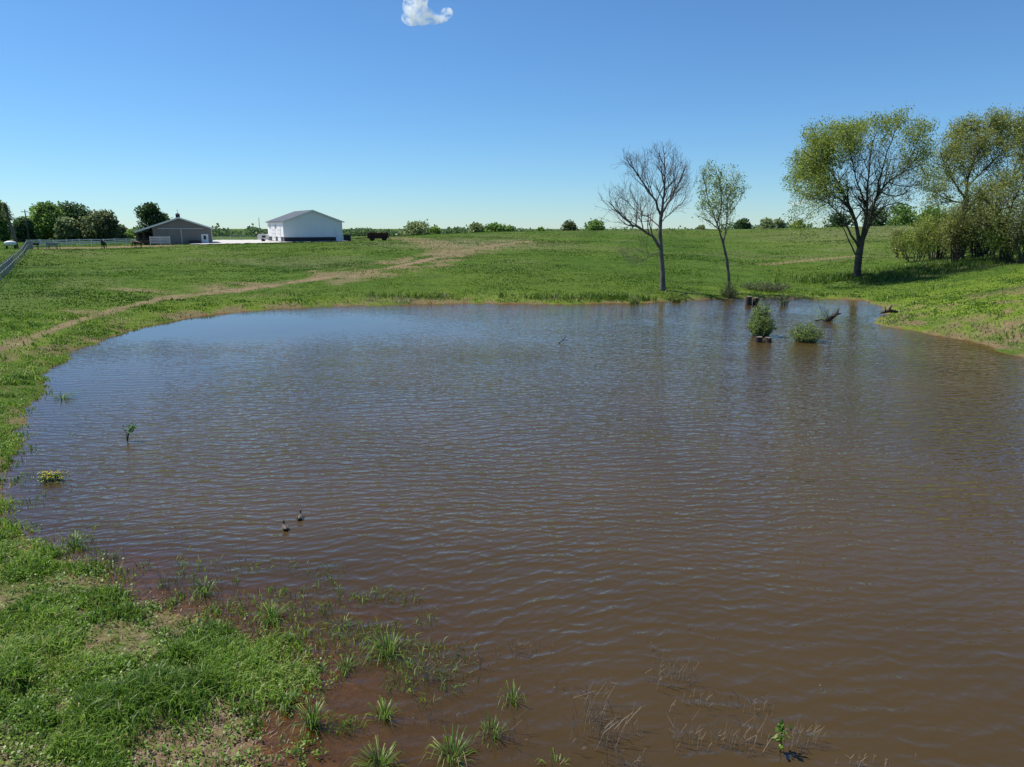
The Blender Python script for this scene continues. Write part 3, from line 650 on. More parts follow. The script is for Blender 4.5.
    big_tree('forked_tree', 'forked tree with bare grey lower limbs at the very right edge beside the leaning tree', 'tree', (1008, 262),
        [(1006, 248), (1003, 236), (1002, 226)],
        [([(1002, 228), (995, 212), (985, 200, 1), (978, 190, 1)], .13, .03), ([(1002, 228), (1010, 210), (1018, 192, -1), (1024, 175, -1)], .15, .03), ([(1004, 240), (1018, 225, 1), (1035, 214, 2)], .12, .03), ([(1003, 236), (990, 228, -1), (978, 222, -2)], .08, .03), ([(1010, 210), (1004, 195, 2), (1002, 182, 2)], .08, .03)],
        [(1000, 200, 0, 34, 30, 32), (1030, 195, 0, 34, 30, 40), (985, 225, 0, 24, 22, 22)],
        M['bark'], M['leaf_right'], 33, .19, 5, .30, lambda d, t, P: np.clip(.35 + .8 * smooth(.42, .6, d), 0, 1), r=(.24, .18), trop=.04, wig=.16, spread=(30, 70), lens=(3.0, 1.8, 1.0), dens=(2.6, 2.6, 1.6), maxlvl=4, minr=.009, first=.15)
build_main_trees()

def shrub(name, label, cat, u, v, wpx, hpx, leaf, seed, stems=14, size=.13, per=3, spread=.12, keepv=.8, bark='bark', dense=1.0, group=None, B=None, el=1.7):
    B = hit(u, v) if B is None else B; Y = B[1]; m = Y / F; hh = hpx * m; ww = wpx * m / 2; root = empty(name, B, label, cat, group)
    R = random.Random(seed); w = Wood(seed, [(Vector((0, 0, hh * .5)), (ww, ww * .85, hh * .52)), (Vector((0, 0, hh * .15)), (ww * .7, ww * .7, hh * .3))], seg=max(.12, hh * .09), trop=.06, wig=.16, lens=(hh * .45, hh * .25, hh * .15),
        dens=(9 / hh * dense, 14 / hh * dense, 14 / hh), maxlvl=4, minr=.005 + .00007 * Y, first=.03, spread=(20, 60))
    w.mb = MB()
    for i in range(stems):
        a = R.uniform(0, 2 * math.pi); q = R.uniform(.1, 1) ** .6; hq = R.uniform(.45, 1.05)
        p0 = Vector((math.cos(a) * ww * .3 * q, math.sin(a) * ww * .3 * q, -.1)); p2 = Vector((math.cos(a) * ww * .85 * q, math.sin(a) * ww * .8 * q, hh * hq * math.sqrt(max(.05, 1 - .7 * q * q))))
        p1 = p0.lerp(p2, .5) + Vector((R.gauss(0, .08) * ww, R.gauss(0, .08) * ww, hh * .1))
        w.limb([p0, p1, p2], .012 * hh + .008, .006 + .0001 * Y)
    w.mb.build('branches', M[bark], root)
    g = np.random.default_rng(seed); P = np.array([t for t, l in w.tips]); k = g.uniform(0, 1, len(P)) < keepv
    leaves('foliage', P[k], size, M[leaf], root, spread, per, seed, elong=el, droop=.2 if el < 2 else -.9)
    return root
def thicket():
    G = 'shrubs of the thicket at the right edge'
    S = [('yellow-green leafy shrub at the left end of the right-hand thicket', 916, 262, 42, 42, 'leaf_shrub', .6, 9),
         ('tall bright green shrub left of the leaning tree trunk', 936, 259, 46, 56, 'leaf_shrub', .75, 12),
         ('grey twiggy brush around the foot of the leaning tree', 955, 262, 42, 56, 'leaf_right', .4, 16),
         ('dark twiggy shrub just right of the leaning tree trunk', 980, 260, 46, 74, 'leaf_grey', .75, 18),
         ('olive green shrub near the right picture edge with bare lower stems', 1002, 263, 48, 52, 'leaf_shrub', .55, 14),
         ('grey-green brush cut off by the right picture edge', 1028, 262, 46, 66, 'leaf_grey', .6, 14),
         ('low sparse sapling standing in front of the thicket at its left end', 900, 258, 24, 30, 'leaf_right', .4, 6),
         ('dark green shrub behind the grey brush of the thicket', 966, 253, 60, 58, 'leaf_shrub', .6, 14)]
    for i, (lab, u, v, w, h, lf, kp, st) in enumerate(S):
        shrub('thicket_shrub', lab, 'shrub', u, v, w, h, lf, 40 + i, st, .19, 5, .28, min(1, kp + .25), dense=1.0, group=G)
thicket()

# distant trees
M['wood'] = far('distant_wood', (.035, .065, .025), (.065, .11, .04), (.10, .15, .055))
def far_tree(label, u, vtop, wpx, Y, mat, seed, vbase=None, group=None, name='tree', leaf=None, n=None, cat='tree', flat=1.0):
    x, y, _ = at(u, 230, Y); zb = gz(x, y); zt = at(u, vtop, Y)[2]; H = max(zt - zb, 1.5); wd = wpx * Y / F
    root = empty(name, (x, y, zb), label, cat, group); R = random.Random(seed); g = np.random.default_rng(seed)
    mb = MB(); th = H * .16; mb.tube([(0, 0, -.5), (0.1, 0, th), (R.uniform(-.3, .3), 0, H * .5), (0, .2, H * .8)], [H * .03 + .08, H * .026 + .05, H * .018 + .03, .03], 7)
    for i in range(7):
        a = R.uniform(0, 6.3); z0 = H * R.uniform(.18, .5); mb.tube([(0, 0, z0), (math.cos(a) * wd * .2, math.sin(a) * wd * .2, z0 + H * .14), (math.cos(a) * wd * .36, math.sin(a) * wd * .36, z0 + H * .25)], [H * .012 + .03, H * .008 + .02, .02], 5)
    mb.build('trunk', M['bark'], root, True)
    lobes = []
    for i in range(24):
        a = R.uniform(0, 6.3); t = i / 23; z = H * (.12 + .74 * t); prof = math.sin(math.pi * min(1, .24 + t * .64)) ** .6; q = R.uniform(.25, .68) * prof
        lr = wd * R.uniform(.17, .26)
        lobes.append(((math.cos(a) * wd * .5 * q, math.sin(a) * wd * .5 * q, z), (lr, lr, min(lr * .85, H * .22))))
    lobes.append(((0, 0, H * .86), (wd * .2, wd * .2, H * .13)))
    s = leaf or max(.5, Y * .0031); P = []; tt = []
    n = n or int(min(6500, 1500 + 5.0 * wd * H / (s * s)))
    for (c, r_) in lobes:
        k = n // len(lobes); d = g.normal(0, 1, (k, 3)); d /= np.linalg.norm(d, axis=1)[:, None]; q = g.uniform(.1, 1.2, k)[:, None] ** .5
        P.append(np.array(c) + d * np.array(r_) * q); tt.append(np.clip(g.normal(.5, .2, k) + R.uniform(-.2, .2), 0, 1))
    P = np.concatenate(P); P[:, 2] = np.clip(P[:, 2], .2, H * 1.02)
    leaves('crown', P, s, M[mat], root, s * .3, 1, seed, tintv=np.concatenate(tt), elong=1.25)
    return root
def far_trees():
    GL = 'trees behind the white fence on the left'
    L = [('tall mid-green tree cut off by the left picture edge', 2, 201, 24, 190, 'far_green', GL), ('dark thicket tree behind the leaning grey trunk, left of the utility pole', 24, 218, 20, 185, 'far_dark', GL),
         ('bright green round tree just right of the utility pole', 46, 202, 36, 200, 'far_green', GL), ('broad dark green tree forming the middle of the left clump', 79, 204, 46, 208, 'far_dark', GL),
         ('small pale olive tree in front of the broad dark green tree', 68, 218, 22, 192, 'far_olive', GL), ('brownish tree at the right end of the left clump', 102, 212, 36, 196, 'far_brown', GL),
         ('second bright green tree between the round one and the dark broad one', 60, 207, 26, 215, 'far_green', GL), ('low brown-green tree tapering down beyond the right end of the left clump', 116, 226, 22, 215, 'far_brown', GL),
         ('round dark green tree standing behind the grey barn', 153, 203, 31, 196, 'far_dark', None),
         ('low green bush tree between the left clump and the round dark tree', 130, 232, 26, 240, 'far_green', GL)]
    for i, (lab, u, vt, w, Y, mt, gr) in enumerate(L): far_tree(lab, u, vt, w, Y, mt, 100 + i, group=gr, n=7500)
    GH = 'trees on the skyline'
    S = [('pale green bush tree on the skyline right of the brown farm trailer', 416, 222, 32, 330, 'far_pale'), ('low dark bush beside the pale bush tree on the skyline', 434, 228, 18, 340, 'far_green'),
         ('left one of the pair of small round trees on the skyline over the worn track', 476, 223.5, 17, 420, 'far_pale'), ('right one of the pair of small round trees on the skyline over the worn track', 494, 224, 22, 430, 'far_green'),
         ('tiny low tree right beside the skyline pair', 508, 227, 14, 430, 'far_green'), ('small greyish tree on the skyline left of the leafless tree', 570, 222, 17, 430, 'far_brown'),
         ('low wide green tree on the skyline touching the twigs of the leafless tree', 595, 221, 23, 420, 'far_green'), ('small dark round tree on the skyline behind the slender young tree', 742, 219.5, 17, 430, 'far_dark'),
         ('low pale tree on the skyline right of the small dark round tree', 766, 219, 18, 440, 'far_pale'), ('second low pale tree on the skyline, taller twigs, before the wide gap', 778, 220, 16, 450, 'far_olive'),
         ('little green tree on the skyline left of the big spreading tree', 798, 221.5, 14, 430, 'far_green'), ('blue-green tree seen through the lower left limbs of the big spreading tree', 838, 213, 30, 330, 'far_dark'),
         ('dark tree seen just right of the big spreading trunk', 876, 207, 32, 320, 'far_dark'), ('bright green tree behind the crest between the spreading tree and the thicket', 900, 204, 36, 300, 'far_green'),
         ('green tree behind the crest partly covered by the thicket', 930, 206, 34, 300, 'far_green'), ('tiny shrub alone on the skyline over the left of the field', 541, 228, 6, 400, 'far_green'),
         ('tiny pale shrub on the skyline left of the slender tree', 700, 226, 8, 420, 'far_pale')]
    for i, (lab, u, vt, w, Y, mt) in enumerate(S): far_tree(lab, u, vt, w, Y, mt, 200 + i, group=GH)
    # continuous far wood, reads as one mass
    g = np.random.default_rng(5); P = []; tt = []
    def strip(u0, u1, v0, Y, nn):
        u = g.uniform(u0, u1, nn); top = v0 + 4.2 * (fbm(u / 9, u * 0 + Y, 8) - .5) * 2 + .8 * (fbm(u / 2.2, u * 0, 4) - .5)
        for a, b in zip(u, top):
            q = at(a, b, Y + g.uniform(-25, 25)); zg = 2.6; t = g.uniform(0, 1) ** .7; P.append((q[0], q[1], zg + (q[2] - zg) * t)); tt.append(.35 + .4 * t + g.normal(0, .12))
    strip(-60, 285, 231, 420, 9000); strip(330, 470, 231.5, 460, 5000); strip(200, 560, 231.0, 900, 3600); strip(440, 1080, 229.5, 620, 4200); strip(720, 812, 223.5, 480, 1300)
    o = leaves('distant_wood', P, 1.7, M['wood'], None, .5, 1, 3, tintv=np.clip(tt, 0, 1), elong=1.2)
    tag(o, 'low far-off belt of woods along the horizon behind the barns', 'woods', kind='stuff')
far_trees()
def dead_cedar():
    P = at(17, 248, 140); P[2] = gz(P[0], P[1]); root = empty('dead_tree', P, 'leaning grey dead tree trunk with a ragged dark top beside the left fence', 'tree')
    mb = MB(); m = 140 / F; mb.tube([(0, 0, -.3), (-.3, 0, 3), (-.9, 0, 6), (-1.2, 0, 8.5)], [.35, .3, .2, .08], 9)
    R = random.Random(3)
    for i in range(26):
        z = R.uniform(2, 8.2); a = R.uniform(0, 6.3); l = R.uniform(.4, 1.2); x0 = -.14 * z
        mb.tube([(x0, 0, z), (x0 + math.cos(a) * l, math.sin(a) * l, z + l * .4)], [.05, .015], 4)
    mb.build('trunk', M['bark_pale'], root, True)
    g = np.random.default_rng(2); n = 900; t = g.uniform(0, 1, n); z = 5.2 + 3.3 * t; r = (1 - t) * 1.0 + .3
    leaves('crown', np.c_[-.14 * z + g.normal(0, .45, n) * r, g.normal(0, .45, n) * r, z], .3, M['far_brown'], root, .1, 1, 4)
dead_cedar()

# ------------------------------------------------------------------ barns and yard
M['white'] = solid('white_steel', (.86, .845, .83), (.80, .785, .77), .4, .45, wave=3.2, spec=.4)
M['white_plain'] = solid('white_trim', (.80, .80, .79), (.70, .70, .69), 1.5, .5)
M['roof_grey'] = solid('roof_grey', (.10, .10, .105), (.075, .075, .08), .5, .5, wave=3)
M['dark_steel'] = solid('dark_wainscot', (.022, .026, .034), (.015, .018, .024), .6, .5)
M['tan_steel'] = solid('grey_tan_steel', (.24, .215, .19), (.20, .18, .16), .5, .6, wave=3.2)
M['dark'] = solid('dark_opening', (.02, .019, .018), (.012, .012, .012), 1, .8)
M['glass'] = solid('window_glass', (.03, .035, .04), (.02, .025, .03), 1, .1, spec=.6)
M['gravel'] = solid('pale_gravel', (.62, .59, .54), (.42, .40, .36), 2.5, .95, .02, bscale=20)
M['rust'] = solid('rusty_brown_metal', (.10, .038, .024), (.035, .018, .014), 2, .85, .01)
M['rubber'] = solid('tyre_rubber', (.02, .02, .02), (.012, .012, .012), 4, .9)
M['fence_white'] = solid('weathered_white_fence', (.76, .75, .72), (.55, .54, .51), 2, .7)
M['fence_grey'] = solid('galvanised_fence', (.32, .31, .30), (.18, .18, .17), 3, .5)
M['wood_pole'] = solid('old_pole_wood', (.10, .085, .07), (.05, .042, .035), 2, .9)
M['cut_wood'] = solid('cut_wood', (.22, .19, .155), (.08, .07, .055), 4, .85)
M['stump'] = solid('wet_stump_bark', (.07, .055, .042), (.025, .02, .016), 4, .85, .02, bscale=14)
def gable(px, Y, W, L, He, Ha, az):
    P = at(px, 241, Y); P[2] = gz(P[0], P[1]); return P, -az
def white_barn():
    P = at(284, 241.5, 175); z0 = at(300, 241.2, 178)[2]; rz = math.radians(30); W, L, He, Ha = 14.6, 18, 4.75, 7.4
    t = empty('white_barn', (P[0], P[1], z0), 'large white steel barn with grey roof and dark base band', 'barn', rz=rz)
    b = MB(); b.prism([(0, 0), (W, 0), (W, He), (W / 2, Ha), (0, He)], 0, L); b.build('wall', M['white'], t)
    for s in (-1, 1):
        b = MB(); x0 = W / 2; x1 = W / 2 + s * (W / 2 + .45); k = (Ha - He) / (W / 2); zz = Ha + .02; z1 = He + .02 - .45 * k
        poly = [(x0, zz), (x1, z1), (x1, z1 + .16), (x0, zz + .16)]
        if s < 0: poly = poly[::-1]
        b.prism(poly, -.4, L + .4); b.build('roof', M['roof_grey'], t)
    b = MB(); k = (Ha - He) / (W / 2)
    for s in (-1, 1):
        x0 = W / 2; x1 = W / 2 + s * (W / 2 + .48); z1 = He - .48 * k
        poly = [(x0, Ha - .12), (x1, z1 - .12), (x1, z1 + .17), (x0, Ha + .17)]
        b.prism(poly if s > 0 else poly[::-1], -.46, -.403)
    b.build('rake_trim', M['white_plain'], t)
    b = MB(); b.box((W / 2 - .5, -.03, .50), (W - 1.0 - .05, .05, .95)); b.box((W + .03, L / 2, .58), (.05, L, 1.12)); b.build('base_band', M['dark_steel'], t)
    d = MB(); d.box((W - 1.0, -.06, 1.6), (1.5, .07, 3.1)); d = d.build('door', M['white_plain'], t)
    h = MB(); h.box((W - 1.5, -.12, 1.1), (.08, .05, .25)); h.build('handle', M['dark'], d)
    # left wall: band, overhead doors, windows
    for y0, y1 in ((6.6, 8.6), (13.5, L), (.2, 2.7)): b = MB(); b.box((-.03, (y0 + y1) / 2, .55), (.05, y1 - y0, 1.0)); b.build('base_band', M['dark_steel'], t)
    for y in (4.6, 10.8):
        b = MB(); b.box((-.05, y, 1.9), (.06, 3.4, 3.7)); dd = b.build('overhead_door', M['white_plain'], t)
        b = MB(); [b.box((-.09, y, .9 + q * .9), (.02, 3.35, .05)) for q in range(4)]; b.build('door_seam', M['fence_grey'], dd)
    for y in (8, 14.8):
        b = MB(); b.box((-.05, y, 3.6), (.07, 1.3, 1.0)); f = b.build('window', M['white_plain'], t); b = MB(); b.box((-.095, y, 3.6), (.02, 1.1, .8)); b.build('pane', M['glass'], f)
    b = MB(); b.box((W + 1.4, .8, .7), (1.5, 1.2, 1.4)); b.box((W + 1.4, .8, 1.43), (1.6, 1.3, .06)); o = b.build('storage_box', M['dark_steel'])
    o.location = t.location; o.rotation_euler = t.rotation_euler; tag(o, 'dark low box at the right corner of the white barn', 'box')
white_barn()
def grey_barn():
    Y = 166; m = Y / F / .98; P = at(181, 244, Y); z0 = at(181, 244.3, Y)[2]; rz = math.radians(25)
    t = empty('grey_barn', (P[0], P[1], z0), 'grey-tan metal barn with open lean-to on its left side', 'barn', rz=rz)
    He, Ha, hw, L, lw = 3.6, 5.9, 6.8, 20, 9.0
    k = (Ha - He) / hw; kl = 3.1 / lw; HeL = Ha - kl * 5.6
    b = MB(); b.prism([(-5.6, 0), (hw, 0), (hw, He), (0, Ha), (-5.6, HeL)], 0, L); b.build('wall', M['tan_steel'], t)
    b = MB(); b.prism([(0, Ha + .02), (hw + .4, He - .4 * k), (hw + .4, He - .4 * k + .2), (0, Ha + .22)], -.5, L + .4); b.build('roof', M['roof_grey'], t)
    b = MB(); b.prism([(-lw - .2, Ha - kl * lw - .05), (0, Ha + .02), (0, Ha + .22), (-lw - .2, Ha - kl * lw + .15)], -.5, L + .4); b.build('roof', M['roof_grey'], t)
    b = MB(); b.prism([(0, Ha - .1), (hw + .42, He - .42 * k - .1), (hw + .42, He - .42 * k + .22), (0, Ha + .24)], -.56, -.503)
    b.prism([(-lw - .22, Ha - kl * lw - .2), (0, Ha - .1), (0, Ha + .24), (-lw - .22, Ha - kl * lw + .2)], -.56, -.503); b.build('rake_trim', M['white_plain'], t)
    for x in (-lw, -7.6):
        for y in (.1, 6.5, 13, 19.5):
            b = MB(); b.box((x, y, (Ha - kl * lw) / 2), (.18, .18, Ha - kl * lw)); b.build('post', M['wood_pole'], t)
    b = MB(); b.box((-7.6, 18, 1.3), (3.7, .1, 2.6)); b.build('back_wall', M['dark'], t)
    for x in (-1.5, 1.5):
        b = MB(); b.box((x + .3, -.06, 1.75), (2.9, .07, 3.4)); d = b.build('sliding_door', M['tan_steel'], t)
    b = MB(); b.box((.3, -.12, 1.8), (.13, .05, 3.5)); b.box((.3, -.12, 3.55), (9.5, .06, .12)); b.box((hw - .05, -.03, He / 2), (.16, .08, He)); b.build('door_trim', M['fence_white'], t)
    b = MB(); b.box((5.2, -.06, 1.15), (1.5, .08, 2.25)); d = b.build('door', M['white_plain'], t); b = MB(); b.box((5.2, -.115, 1.5), (.6, .03, .9)); b.build('pane', M['glass'], d)
    b = MB(); b.box((-.1, 1.5, Ha + .45), (.9, .9, .8)); b.box((-.1, 1.5, Ha + 1.0), (1.1, 1.1, .4), taper=.15); c = b.build('cupola', M['dark_steel'], t)
    b = MB(); b.tube([(-.1, 1.5, Ha + 1.1), (-.1, 1.5, Ha + 2.0)], .03, 5); b.box((-.1, 1.5, Ha + 1.75), (.5, .03, .04)); b.build('weathervane', M['dark'], c)
    # loose things by the barn
    def loose(name, lab, cat, x, y, fn, mat):
        b = MB(); fn(b); o = b.build(name, M[mat]); o.location = t.matrix_basis @ Vector((x, y, 0)); o.rotation_euler = (0, 0, rz); tag(o, lab, cat); return o
    loose('feed_bin', 'dark feed bin against the front wall of the grey barn', 'bin', 2.9, -1.2, lambda b: (b.box((0, 0, .4), (2.4, .9, .8)), b.box((0, 0, .84), (2.5, 1.0, .08))), 'dark_steel')
    def panel(b):
        for z in (.45, .85, 1.25, 1.65): b.box((0, 0, z), (4.0, .06, .22 if z < 1.6 else .3))
        for x in (-2, 0, 2): b.box((x, .06, .95), (.14, .08, 1.9))
    loose('panel_gate', 'white board gate panel in front of the open lean-to', 'gate', -4.2, -4.0, panel, 'fence_white')
    def rack(b):
        for x in (-1.8, -.6, .6, 1.8):
            for y in (-.5, .5): b.box((x, y, .7), (.08, .08, 1.4))
        for z in (.5, 1.0, 1.4): b.box((0, -.5, z), (3.7, .06, .08)); b.box((0, .5, z), (3.7, .06, .08))
        b.box((0, 0, .45), (3.6, .95, .1)); b.box((0, 0, .75), (3.2, .8, .5))
    loose('hay_rack', 'dark hay rack under the open lean-to of the grey barn', 'rack', -7.0, -1.5, rack, 'wood_pole')
grey_barn()
def gravel_yard():
    poly = np.array([at(u, 243, Y)[:2] for u, Y in [(186, 158), (215, 161), (252, 166), (300, 172.5), (348, 178)]] + [at(u, 243, Y)[:2] for u, Y in [(352, 186), (300, 183), (268, 215), (215, 215), (200, 185), (190, 166)]])
    lo = poly.min(0); hi = poly.max(0); gx = np.arange(lo[0], hi[0], .8); gy = np.arange(lo[1], hi[1], .8); X, Y = np.meshgrid(gx, gy, indexing='ij'); x = X.ravel(); y = Y.ravel()
    A = poly; B = np.roll(poly, -1, 0); c = ((A[:, 1] > y[:, None]) != (B[:, 1] > y[:, None])) & (x[:, None] < (B[:, 0] - A[:, 0]) * (y[:, None] - A[:, 1]) / (B[:, 1] - A[:, 1]) + A[:, 0])
    ins = c.sum(1) % 2 == 1; z = ground(x, y) + .16; n = len(gy); i, j = np.meshgrid(np.arange(len(gx) - 1), np.arange(n - 1), indexing='ij'); i = i.ravel(); j = j.ravel()
    q = np.stack([i * n + j, (i + 1) * n + j, (i + 1) * n + j + 1, i * n + j + 1], -1); q = q[ins[q].all(1)]
    me = mesh_np('gravel_yard', np.c_[x, y, z], q, mats=M['gravel'], smooth_=True); tag(link('gravel_yard', me), 'pale gravel yard between the two barns', 'yard', kind='structure')
gravel_yard()

def fence(name, label, pts, gap, hgt, rails, mat, pw=.12, rw=.1, group=None, top_wire=False):
    pts = [np.array(p[:2], float) for p in pts]; P = []
    for a, b in zip(pts[:-1], pts[1:]):
        L = np.linalg.norm(b - a); k = max(1, int(round(L / gap)))
        P += [a + (b - a) * i / k for i in range(k)]
    P.append(pts[-1]); Z = [gz(*p) for p in P]; root = empty(name, (P[0][0], P[0][1], Z[0]), label, 'fence', group); o = np.array([P[0][0], P[0][1], Z[0]])
    d = P[1] - P[0]; proto = MB(); proto.box((0, 0, hgt / 2 - .05), (pw, pw, hgt + .1)); proto.box((0, 0, hgt + .02), (pw * 1.15, pw * 1.15, .04), taper=.6); pm = None
    for p, z in list(zip(P, Z))[:99]:
        if pm is None: ob = proto.build('post', M[mat], root); pm = ob.data
        else: ob = link('post', pm, root)
        ob.location = (p[0] - o[0], p[1] - o[1], z - o[2]); ob.rotation_euler = (0, 0, math.atan2(d[1], d[0]))
    for h in rails:
        b = MB()
        for i in range(len(P) - 1):
            a = np.r_[P[i], Z[i] + h] - o; c = np.r_[P[i + 1], Z[i + 1] + h] - o; v = c - a; nrm = np.array([-v[1], v[0], 0]); nrm = nrm / np.linalg.norm(nrm)
            t = .02; hw = rw / 2; off = nrm * -(pw / 2 + .022)
            Q = [a + off + nrm * s1 * t + np.array([0, 0, s2 * hw]) for s1, s2 in ((-1, -1), (1, -1), (1, 1), (-1, 1))] + [c + off + nrm * s1 * t + np.array([0, 0, s2 * hw]) for s1, s2 in ((-1, -1), (1, -1), (1, 1), (-1, 1))]
            b.add(Q, [(3, 2, 1, 0), (4, 5, 6, 7), (0, 1, 5, 4), (1, 2, 6, 5), (2, 3, 7, 6), (3, 0, 4, 7)])
        b.build('rail', M[mat], root)
    return root
fence('board_fence', 'long white board fence in front of the left tree clump', [at(27, 245, 150), at(80, 245, 156), at(138, 245, 165)], 2.5, 1.45, (.55, .95, 1.35), 'fence_white', rw=.2)
fence('paddock_fence', 'low white rail fence behind the gravel yard between the barns', [at(212, 243, 215), at(268, 243, 225)], 2.6, 1.3, (.6, 1.15), 'fence_white')
fence('wire_fence', 'grey pipe and mesh fence running away along the left picture edge', [hit(-12, 291), hit(2, 280), hit(14, 266), hit(24, 256.5), at(33, 248, 128)], 1.5, 1.4, (.7, 1.33), 'fence_grey', pw=.075, rw=.012)
fence('corner_fence', 'short stretch of pale fence joining the wire fence at the white fence corner', [at(33, 248, 128), at(60, 248, 131)], 2.4, 1.2, (.5, 1.1), 'fence_grey')
def yard_things():
    # propane tank
    P = at(11, 248, 122); P[2] = gz(P[0], P[1]); t = empty('storage_tank', P, 'small white rounded tank on dark legs beyond the left fence', 'tank', rz=.3)
    b = MB(); b.ball((0, 0, .95), (.95, .42, .42), 16, 10); b.build('tank_shell', M['white_plain'], t, True)
    for x in (-.6, .6): b = MB(); b.box((x, 0, .27), (.12, .6, .6)); b.build('leg', M['dark'], t)
    # feeders
    for u, Y, lab in ((34, 129, 'dark metal feed trough on legs by the fence corner'), (53, 132, 'grey box feeder on legs in front of the white board fence')):
        P = at(u, 248, Y); P[2] = gz(P[0], P[1]); t = empty('feed_trough', P, lab, 'feeder', rz=.2)
        b = MB(); b.box((0, 0, .95), (1.5, .7, .5), taper=1.15); b.build('trough', M['dark_steel' if u < 40 else 'fence_grey'], t)
        for x in (-.6, .6):
            for y in (-.25, .25): b = MB(); b.box((x, y, .36), (.08, .08, .74)); b.build('leg', M['wood_pole'], t)
    # pole
    P = at(30, 247, 165); P[2] = gz(P[0], P[1]); t = empty('utility_pole', P, 'thin dark utility pole with a short crossarm in front of the trees', 'pole')
    b = MB(); b.tube([(0, 0, -.3), (0, 0, 7.8)], [.15, .10], 8); b.build('pole', M['wood_pole'], t, True)
    b = MB(); b.box((0, -.14, 7.3), (1.6, .1, .12)); b.build('crossarm', M['wood_pole'], t)
    for x in (-.6, 0, .6): b = MB(); b.tube([(x, -.14, 7.37), (x, -.14, 7.55)], .05, 6); b.build('insulator', M['white_plain'], t)
    P = at(260.5, 241, 420); P[2] = gz(P[0], P[1]); t = empty('radio_mast', P, 'very thin far-off mast on the horizon left of the white barn', 'mast')
    b = MB(); b.tube([(0, 0, 0), (0, 0, 11)], [.25, .12], 5); b.build('mast', M['fence_grey'], t)
    # small trailer by the white barn
    P = at(263.5, 241, 186); P[2] = gz(P[0], P[1]) + .1; t = empty('utility_trailer', P, 'small pale box trailer parked left of the white barn', 'trailer', rz=.15)
    b = MB(); b.prism([(-1.3, .45), (1.3, .45), (1.3, 1.7), (.9, 1.85), (-1.0, 1.85), (-1.3, 1.5)], -.8, .8); b.build('body', M['fence_white'], t)
    b = MB(); b.box((.3, -.82, 1.2), (.9, .03, .55)); b.build('window', M['glass'], t); b = MB(); b.tube([(-1.3, 0, .5), (-2.3, 0, .45)], .05, 6); b.build('drawbar', M['dark'], t)
    for y in (-.85, .85): b = MB(); b.tube([(0, y - .1, .35), (0, y + .1, .35)], .35, 14); b.build('wheel', M['rubber'], t)
    # brown manure spreader with drawbar
    P = at(378, 241.5, 176); P[2] = gz(P[0], P[1]); t = empty('farm_wagon', P, 'rusty brown farm wagon with long drawbar in the grass right of the white barn', 'wagon', rz=.25)
    R = random.Random(5); b = MB()
    for i in range(16): x = R.uniform(-2.2, 1.8); b.tube([(x, R.uniform(-.7, .7), 1.6), (x + R.uniform(.3, 1.0), R.uniform(-.7, .7), R.uniform(1.8, 2.15))], R.uniform(.05, .14), 6)
    b.build('load', M['rust'], t)
    b = MB(); b.prism([(-2.5, .5), (2.2, .5), (2.5, 1.75), (-1.6, 1.95), (-2.6, 1.7)], -.9, .9); b.build('box_body', M['rust'], t)
    b = MB(); [b.box((-2.3 + i * .75, -.93, 1.25), (.08, .06, 1.1)) for i in range(7)]; b.box((0, -.93, 1.8), (5.2, .12, .1)); b.box((0, .93, 1.8), (5.2, .12, .1)); b.build('side_rail', M['rust'], t)
    b = MB(); [b.tube([(2.55, -.8, .7 + i * .4), (2.55, .8, .7 + i * .4)], .14, 8) for i in range(3)]; b.tube([(2.2, -.9, 1.0), (3.1, -.9, .35)], .08, 6); b.build('beater', M['rust'], t)
    for x in (-1.4, 1.5):
        for y in (-1.05, 1.05):
            b = MB(); b.tube([(x, y - .16, .58), (x, y + .16, .58)], .6, 18); w = b.build('wheel', M['rubber'], t); b = MB(); b.tube([(x, y - .18, .58), (x, y + .18, .58)], .25, 12); b.build('rim', M['rust'], w)
    b = MB(); b.tube([(-2.4, -.5, .75), (-3.6, 0, .7), (-5.4, 0, .45)], .09, 6); b.tube([(-2.4, .5, .75), (-3.6, 0, .7)], .09, 6); b.tube([(-4.2, 0, .65), (-4.2, 0, 0)], .05, 6); b.build('drawbar', M['rust'], t)
yard_things()

